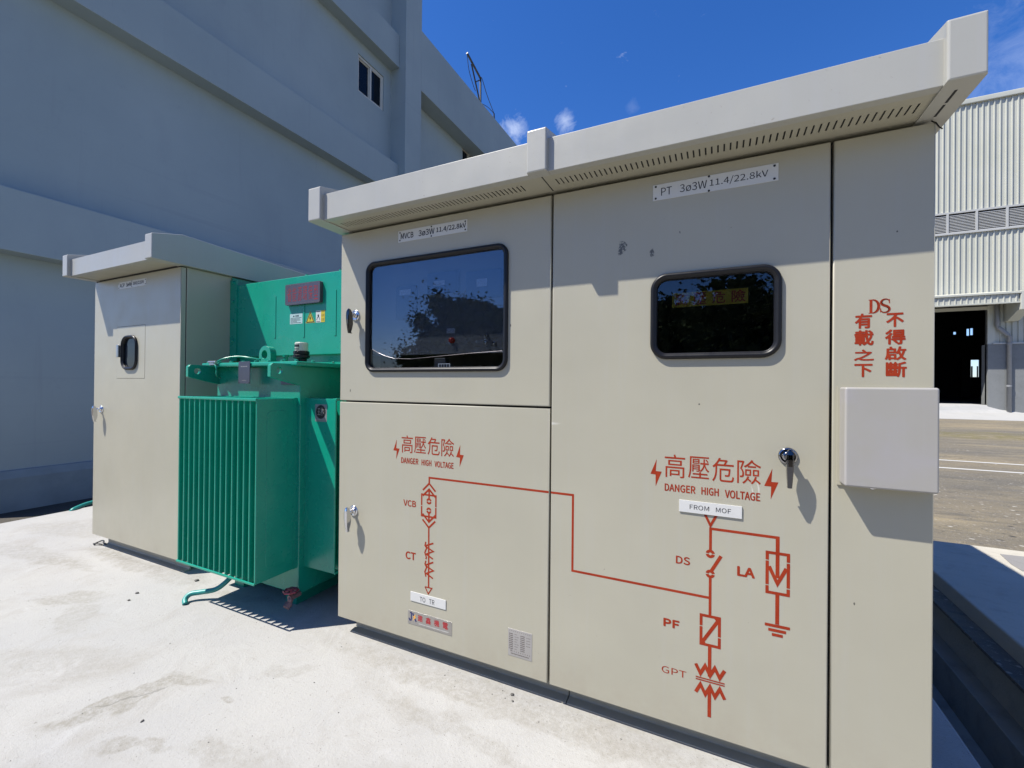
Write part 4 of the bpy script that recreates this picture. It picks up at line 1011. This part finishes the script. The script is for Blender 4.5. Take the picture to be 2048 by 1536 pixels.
# right-hand radiator
bm = bm_new(); box(bm, -.386, -.362, .083, .885, .19, 1.276); rad2 = obj('radiator', bm, G, tr)
bm = bm_new(); box(bm, -.123, -.114, .083, .885, .186, .200); obj('lower_rail', bm, G, rad2, bevel=.003)
bm = bm_new(); box(bm, -.126, -.114, .083, .885, 1.262, 1.279); obj('upper_rail', bm, G, rad2, bevel=.003)
fin0 = None
for i in range(15):
    yy = .09+.056*i
    if fin0 is None:
        bm = bm_new(); plate(bm, [[(-.3625, -.0065), (-.128, -.0065), (-.121, -.004), (-.121, .004), (-.128, .0065), (-.3625, .0065)]], 'z', .190, 1.274)
        bmesh.ops.translate(bm, verts=bm.verts, vec=(0, tr.location.y, 0)); fin0 = obj('fin', bm, G, rad2, bevel=.0018); f = fin0
    else:
        f = fin0.copy(); col.objects.link(f); f.parent = rad2
    f.location.y = yy-tr.location.y
# lugs on the tank front
def lug(x0, x1):
    L = [(.045, 1.49), (-.150, 1.49), (-.165, 1.475), (-.165, 1.408), (-.150, 1.402), (-.03, 1.372), (.045, 1.356)]
    hole = [(-.106+.021*math.cos(a*math.pi/9), 1.447+.021*math.sin(a*math.pi/9)) for a in range(18)]
    bm = bm_new(); plate(bm, [L, hole], 'x', x0, x1); obj('lifting_lug', bm, G, tr, bevel=.003)
lug(-.412, -.384); lug(-1.252, -1.224)
# lifting ring on the lid
bm = bm_new(); cxr, czr = -.847, 1.568
L = [(cxr-.062, 1.507), (cxr+.062, 1.507)]+[(cxr+.062*math.cos(R(a)), czr+.062*math.sin(R(a))) for a in range(0, 181, 12)]
hole = [(cxr-.004+.030*math.cos(a*math.pi/10), czr+.030*math.sin(a*math.pi/10)) for a in range(20)]
plate(bm, [L, hole], 'y', .12, .165); obj('lifting_ring', bm, G, lid, bevel=.005)
bm = bm_new(); lathe(bm, (-.735, .20, 1.508), [(.014, 0), (.014, .045), (.02, .046), (.02, .062), (.008, .066)], 'z', 12); obj('filler_cap', bm, G, lid)
# breather
bm = bm_new(); lathe(bm, (-.515, .15, 1.508), [(.034, 0), (.034, .025), (.046, .028), (.052, .034), (.052, .050), (.046, .055), (.050, .058), (.050, .075), (.043, .079)], 'z', 20); br_ = obj('breather', bm, 'rubber_black', lid)
bm = bm_new(); lathe(bm, (-.515, .15, 1.508), [(.042, .078), (.042, .130), (.038, .136), (.010, .138)], 'z', 20); obj('breather_cap', bm, 'clear_plastic', lid, smooth=False)
bm = bm_new()
for k in range(3):
    vs = []
    for i in range(7):
        a = R(-118+10*i); vs.append(((-.515+.0428*math.cos(a), .15+.0428*math.sin(a))))
    z0_, z1_ = ((1.612, 1.628), (1.600, 1.604), (1.592, 1.595))[k]
    A = [bm.verts.new((p[0], p[1], z0_)) for p in vs]; B = [bm.verts.new((p[0], p[1], z1_)) for p in vs]
    for i in range(6): bm.faces.new((A[i], A[i+1], B[i+1], B[i]))
obj('breather_label', bm, 'ink_black', lid, fix=False)
# hanging plates and cable on the lid edge
o = sign(tr, 'hanging_plate', rect(-.884, -.766, 1.364, 1.511), -.036, .004, 'plate_blue_grey', [(-.877, 1.371), (-.773, 1.371)])
text_on(o, [('━ ━ ━', -.858, -.792, 1.476, 1.480, .0), ('━━', -.846, -.801, 1.384, 1.386, .0)], -.0405, 'plate_grey')
o = sign(tr, 'hanging_plate', rect(-.555, -.43, 1.36, 1.45), .034, .004, 'plate_blue_grey')
bm = bm_new(); tube(bm, spline([(-1.14, -.046, 1.50), (-1.09, -.02, 1.533), (-1.02, .03, 1.552), (-.93, .06, 1.545), (-.86, .1, 1.53)], 6), .006, 8); tube(bm, spline([(-1.14, -.044, 1.50), (-1.115, -.046, 1.47), (-1.12, -.04, 1.42), (-1.15, .0, 1.405)], 5), .006, 8); obj('gauge_cable', bm, G, tr, smooth=True)
bm = bm_new(); box(bm, -1.195, -1.13, -.050, -.01, 1.490, 1.503); tube(bm, [(-1.22, -.036, 1.512), (-1.12, -.046, 1.510)], .010, 8); obj('cable_gland', bm, 'steel_brushed', tr, bevel=.002)
# cable box above the lid
bm = bm_new(); box(bm, -1.66, -.002, .40, 1.0, 1.582, 2.183); cbx = obj('cable_box', bm, G, tr, bevel=.006)
bm = bm_new(); box(bm, -1.60, -.02, .425, .98, 1.507, 1.583); obj('box_neck', bm, G, cbx)
bm = bm_new(); box(bm, -1.683, -1.665, .40, .98, 1.55, 2.25); box(bm, -1.683, -1.598, .390, .3995, 1.55, 2.225); obj('box_flange', bm, G, cbx)
for z in (2.205, 2.045, 1.886, 1.72):
    bm = bm_new(); lathe(bm, (-1.637, .390, z), [(.012, .001), (.012, -.010), (.007, -.012)], 'y', 6); obj('box_bolt', bm, G, cbx)
for x in (-.812, -.462):
    bm = bm_new(); lathe(bm, (x, .43, 2.183), [(.012, 0), (.012, .014), (.007, .016)], 'z', 6); obj('box_bolt', bm, G, cbx)
for x, z0, z1 in ((-1.128, 1.722, 2.052), (-.804, 1.716, 2.05), (-.478, 1.716, 2.048)):
    bm = bm_new(); box(bm, x-.009, x+.009, .3965, .4005, z0, z1); obj('stiffener', bm, G, cbx, bevel=.003, seg=3)
n0, n1, n2, n3 = (-0.9793, 2.1193), (-0.6065, 2.1218), (-0.6042, 1.9631), (-0.9767, 1.9621)
nx0, nx1, nz0, nz1 = n0[0], n1[0], (n2[1]+n3[1])/2, (n0[1]+n1[1])/2
bm = bm_new(); plate(bm, [rr(nx0, nx1, nz0, nz1, .012, 4)], 'y', .372, .401); npl = obj('name_plate', bm, 'plate_mauve', tr, bevel=.002, flat=True)
w6 = (nx1-nx0-.03)/6
text_on(npl, [(ch, nx0+.017+w6*i+.008, nx0+.017+w6*(i+1)-.006, nz0+.024, nz1-.026) for i, ch in enumerate('省能源環保型')], .3716, 'ink_maroon')
bm = bm_new(); stroke(bm, [(nx0+.008, nz0+.008), (nx1-.008, nz0+.008), (nx1-.008, nz1-.008), (nx0+.008, nz1-.008), (nx0+.008, nz0+.008)], .002, .3714); mark('border_line', bm, 'ink_brown', npl)
o = sign(tr, 'warning_sticker', rect(-.958, -.820, 1.822, 1.90), .400, .0008, 'sticker_cyan', bev=0)
text_on(o, [('▲ 注意', -.925, -.86, 1.876, 1.890, .02)]+[('━━━ ━━━━ ━━━', -.950, -.950+ln, 1.866-.009*i, 1.869-.009*i, .01) for i, ln in enumerate((.12, .10, .11, .07, .115))], .3988, 'ink_black')
tri = [(-.785, 1.822), (-.689, 1.822), (-.737, 1.912)]
o = sign(tr, 'warning_triangle', tri, .400, .0008, 'sign_yellow', bev=0)
bm = bm_new(); cxt, czt = -.737, 1.852
stroke(bm, [(cxt+(p[0]-cxt)*.80, czt+(p[1]-czt)*.80) for p in tri]+[(cxt+(tri[0][0]-cxt)*.80, czt+(tri[0][1]-czt)*.80)], .006, .3987)
poly(bm, [(-.735, 1.882), (-.748, 1.855), (-.739, 1.856), (-.741, 1.834), (-.726, 1.862), (-.735, 1.861)], .3986); mark('warning_mark', bm, 'ink_black', o)
o = sign(tr, 'caution_sticker', rect(-.677, -.584, 1.821, 1.908), .400, .0008, 'sticker_white', bev=0)
bm = bm_new(); poly(bm, rect(-.624, -.584, 1.821, 1.908), .3988); mark('sticker_stripe', bm, 'sign_yellow', o)
text_on(o, [('▪ ▪', -.615, -.592, 1.894, 1.904, .02), ('▪ ▪', -.615, -.592, 1.862, 1.882, .02), ('▪ ▪', -.615, -.592, 1.830, 1.850, .02)], .3985, 'ink_black')
bm = bm_new(); lathe(bm, (-.652, .3986, 1.872), [(.008, 0), (.0, -.0002)], 'y', 12); stroke(bm, [(-.668, 1.838), (-.660, 1.860), (-.645, 1.862), (-.635, 1.838)], .004, .3985); stroke(bm, [(-.672, 1.828), (-.632, 1.828)], .003, .3985); stroke(bm, [(-.672, 1.900), (-.632, 1.900)], .004, .3985); mark('sticker_mark', bm, 'ink_black', o)
# round logo on the right-hand radiator
o = sign(tr, 'logo_sticker', rect(-.300, -.197, 1.128, 1.238), .0835, .0006, 'sticker_grey', bev=0)
bm = bm_new(); poly(bm, [(-.249+.043*math.cos(a*math.pi/16), 1.190+.043*math.sin(a*math.pi/16)) for a in range(32)], .0825); mark('logo_disc', bm, 'ink_black', o)
bm = bm_new(); yl_ = .0822
for s in ([(-.276, 1.210), (-.255, 1.210)], [(-.266, 1.210), (-.266, 1.172)], [(-.276, 1.190), (-.258, 1.190)], [(-.278, 1.172), (-.250, 1.172)], [(-.238, 1.216), (-.238, 1.166)], [(-.250, 1.203), (-.224, 1.203)], [(-.236, 1.198), (-.222, 1.180)], [(-.240, 1.198), (-.250, 1.180)], [(-.286, 1.141), (-.206, 1.141)]): stroke(bm, s, .0035, yl_ - .00003*len(bm.verts))
mark('logo_sign', bm, 'plate_grey', o)
# drain valve
vx_, vz_ = -.372, .080
bm = bm_new()
tube(bm, [(vx_-.005, .045, .035), (vx_-.005, -.03, .035)], .017, 10); tube(bm, [(vx_, -.022, vz_-.01), (vx_, -.022, .03), (vx_-.004, -.03, .0)], .016, 10); tube(bm, [(vx_-.004, -.028, .004), (vx_-.004, -.052, -.014)], [.023, .023], 6); va = obj('drain_valve', bm, 'valve_body', tr)
bm = bm_new()
for k in range(24):
    pass
ringp = [(vx_+.039*math.cos(2*math.pi*k/24)*(1+.08*math.cos(8*2*math.pi*k/24)), -.022+.039*math.sin(2*math.pi*k/24)*(1+.08*math.cos(8*2*math.pi*k/24)), vz_) for k in range(25)]
tube(bm, ringp, .0065, 6, cap=False)
for k in range(5):
    a = 2*math.pi*k/5; tube(bm, [(vx_, -.022, vz_), (vx_+.038*math.cos(a), -.022+.038*math.sin(a), vz_)], .006, 6)
lathe(bm, (vx_, -.022, vz_), [(.012, -.012), (.012, .012), (.006, .015)], 'z', 10); obj('handwheel', bm, 'valve_red', va)

# ------------------------------------------------------------------ loose hoses, wire, stones, weeds
hp_ = [(-1.150, -.205, -.096), (-1.178, -.190, -.074), (-1.172, -.160, -.052), (-1.120, -.120, -.045), (-1.045, -.075, -.030), (-1.0, -.035, .012), (-.985, .02, .065), (-.98, .08, .12)]
bm = bm_new(); tube(bm, spline(hp_, 8), .0165, 12); o = obj('drain_hose', bm, 'hose_teal', None, smooth=True); tag(o, 'short bent green hose coming out from under the transformer onto the concrete', 'hose')
a, b = (-4.6069, 0.4673), (-4.8017, 0.6984)
bm = bm_new(); tube(bm, spline([(a[0]-.03, a[1]-.02, -.150), (a[0]-.005, a[1]-.01, -.088), (b[0]+.05, b[1]+.01, -.078), (-4.35, .75, -.075), (-3.9, .9, -.08)], 6), .02, 10); o = obj('conduit_hose', bm, 'hose_teal', None, smooth=True); tag(o, 'green hose lying over the pad edge, seen left of the smaller cabinet', 'hose')
bm = bm_new(); tube(bm, spline([(-2.96, .07, -.094), (-3.0, .055, -.085), (-3.035, .04, -.088), (-3.06, .06, -.094), (-3.05, .095, -.082), (-3.01, .10, -.076), (-2.97, .085, -.086), (-2.93, .09, -.095)], 6), .006, 8); o = obj('wire_loop', bm, 'wire_black', None, smooth=True); tag(o, 'small black loop of wire at the foot of the smaller cabinet', 'wire')
def rock(x, y, r, mat, label, z=-.1, group=None, name='pebble'):
    bm = bm_new(); bmesh.ops.create_icosphere(bm, subdivisions=2, radius=1)
    rx, ry, rz = r*random.uniform(.9, 1.3), r*random.uniform(.7, 1.0), r*random.uniform(.5, .8); an = random.uniform(0, 6)
    for v in bm.verts:
        k = 1+.35*noise.noise(v.co*1.7+Vector((x*31, y*17, 3)))
        c_ = v.co*k; u, w_ = c_.x*rx, c_.y*ry
        v.co = Vector((x+u*math.cos(an)-w_*math.sin(an), y+u*math.sin(an)+w_*math.cos(an), z+rz*.55+c_.z*rz))
    o = obj(name, bm, mat, None, smooth=True); tag(o, label, 'pebble', group)
PEB = [(-1.616, -.263, .017, 'stone', 'dark oval pebble on open concrete, nearer the big finned transformer of two side by side'), (-1.547, -.338, .014, 'stone', 'dark round pebble on open concrete, nearer the camera of two side by side'),
       (-1.458, .031, .024, 'stone', 'largest dark pebble, at the right foot of the smaller cabinet'), (1.145, -.008, .013, 'stone', 'dark pebble below the rating plate beside the cabinet base'),
       (1.165, -.045, .008, 'stone', 'tiny dark pebble just in front of the one below the rating plate'), (-.222, -.857, .009, 'stone', 'small dark pebble at the end of the dark crack in the slab')]
for x, y, r, m_, l_ in PEB: rock(x, y, r*.66, m_, l_, group='pebbles on the concrete pad')
# fine grit scattered on the pad, weeds by the wall, dead leaves in the gutter
bm = bm_new()
for i in range(300):
    x, y = random.uniform(-3.8, 1.9), random.uniform(-1.5, .05)
    if i % 3 == 0: x, y = random.uniform(.1, 2.4), random.gauss(.0, .06)
    if i % 7 == 0: x, y = random.gauss(-2.6, .35), random.gauss(.05, .05)
    r = random.choice((.001, .0014, .002, .003))*random.uniform(.7, 1.3)
    vs = [bm.verts.new((x+r*math.cos(a)*random.uniform(.7, 1.3), y+r*math.sin(a)*random.uniform(.7, 1.3), -.0995)) for a in (0, 1.3, 2.6, 3.9, 5.2)]
    top = bm.verts.new((x, y, -.0995+r*.8))
    for k in range(5): bm.faces.new((vs[k], vs[(k+1) % 5], top))
o = obj('grit', bm, 'stone'); o['kind'] = 'stuff'; tag(o, 'fine dark grit scattered on the pale concrete', 'grit')
bm = bm_new()
for i in range(700):
    x, y = -4.66-abs(random.gauss(0, .10)), random.choice((random.gauss(.15, .12), random.gauss(.45, .25)))
    h = random.uniform(.04, .17); a = random.uniform(0, 6.28); lean = random.uniform(.01, .06)
    p = Vector((x, y, -.33)); q = p+Vector((lean*math.cos(a), lean*math.sin(a), h*1.35)); s = Vector((-math.sin(a), math.cos(a), 0))*.005
    bm.faces.new([bm.verts.new(v) for v in (p-s, p+s, q)])
o = obj('weeds', bm, 'grass_blade', fix=False); o['kind'] = 'stuff'; tag(o, 'low green weeds in the dark gap between pad and building', 'weeds')
bm = bm_new()
for i in range(170):
    x, y = 2.97+abs(random.gauss(0, .09)), random.uniform(-.2, 1.8)
    a = random.uniform(0, 6.28); L_, W_ = random.uniform(.02, .05), random.uniform(.008, .02); d = Vector((math.cos(a), math.sin(a), random.uniform(-.2, .3))); s = Vector((-math.sin(a), math.cos(a), 0))
    c_ = Vector((x, y, -.69))
    bm.faces.new([bm.verts.new(v) for v in (c_-d*L_, c_-s*W_, c_+d*L_, c_+s*W_)])
o = obj('dead_leaves', bm, 'dead_leaf', fix=False); o['kind'] = 'stuff'; tag(o, 'dry dead leaves lying in the dark gutter', 'leaves')

# ------------------------------------------------------------------ trees behind the camera, mirrored in the cabinet windows
def tree(x, y, h, wdt, label, seed):
    rnd = random.Random(seed)
    t = thing('broadleaf_tree', label, 'tree', (x, y, -.12), 'trees mirrored in the cabinet windows')
    bm = bm_new(); tube(bm, [(x, y, -.2), (x+.05, y, h*.25), (x-.05, y+.05, h*.5), (x, y, h*.85)], [.12, .10, .07, .02], 8)
    tips = []
    for k in range(9):
        a = rnd.uniform(0, 6.28); z = rnd.uniform(.18, .75)*h; L_ = wdt*rnd.uniform(.5, .95)*(1.1-.6*z/h)
        e = Vector((x+L_*math.cos(a), y+L_*math.sin(a), z+rnd.uniform(.1, .3)*h)); tube(bm, [(x, y, z), (x+.5*(e.x-x), y+.5*(e.y-y), z+.4*(e.z-z)), e], [.05, .035, .012], 6); tips.append(e)
    obj('trunk', bm, 'bark', t, smooth=True)
    bm = bm_new()
    cl = tips+[Vector((x+rnd.gauss(0, wdt*.45), y+rnd.gauss(0, wdt*.45), h*rnd.uniform(.12, .97))) for _ in range(44)]
    for c_ in cl:
        rc = wdt*rnd.uniform(.22, .42)
        for _ in range(26):
            p = c_+Vector((rnd.gauss(0, rc*.4), rnd.gauss(0, rc*.4), rnd.gauss(0, rc*.35)))
            if p.z < .2: continue
            d = Vector((rnd.gauss(0, 1), rnd.gauss(0, .4), rnd.gauss(0, 1))).normalized(); s = d.cross(Vector((0, 1, .2))).normalized()
            l_ = rnd.uniform(.12, .2); bm.faces.new([bm.verts.new(v) for v in (p-d*l_, p-s*l_*.7, p+d*l_, p+s*l_*.7)])
        for _ in range(230):
            p = c_+Vector((rnd.gauss(0, rc*.6), rnd.gauss(0, rc*.6), rnd.gauss(0, rc*.5)))
            if p.z < .1: continue
            d = Vector((rnd.gauss(0, 1), rnd.gauss(0, 1), rnd.gauss(0, .6))).normalized(); s = d.cross(Vector((rnd.gauss(0, 1), rnd.gauss(0, 1), rnd.gauss(0, 1)))).normalized()
            l_ = rnd.uniform(.05, .09); bm.faces.new([bm.verts.new(v) for v in (p-d*l_, p-s*l_*.5, p+d*l_, p+s*l_*.5)])
    obj('crown', bm, 'leaf', t, fix=False)
TL = 'dark leafy tree, visible only as a reflection in the cabinet windows'
for i, (x, y, h, wd) in enumerate(((-8.6, -12.5, 2.9, 1.4), (-6.9, -12.0, 4.7, 1.6), (-5.3, -12.6, 4.1, 1.5), (-3.2, -12.2, 4.2, 1.7), (-1.2, -12.5, 4.0, 1.7), (.6, -12.0, 3.9, 1.6), (2.3, -12.3, 4.2, 1.7), (4.2, -12.0, 3.9, 1.7), (6.2, -12.4, 4.2, 1.7))):
    tree(x, y, h, wd, TL, 40+i)
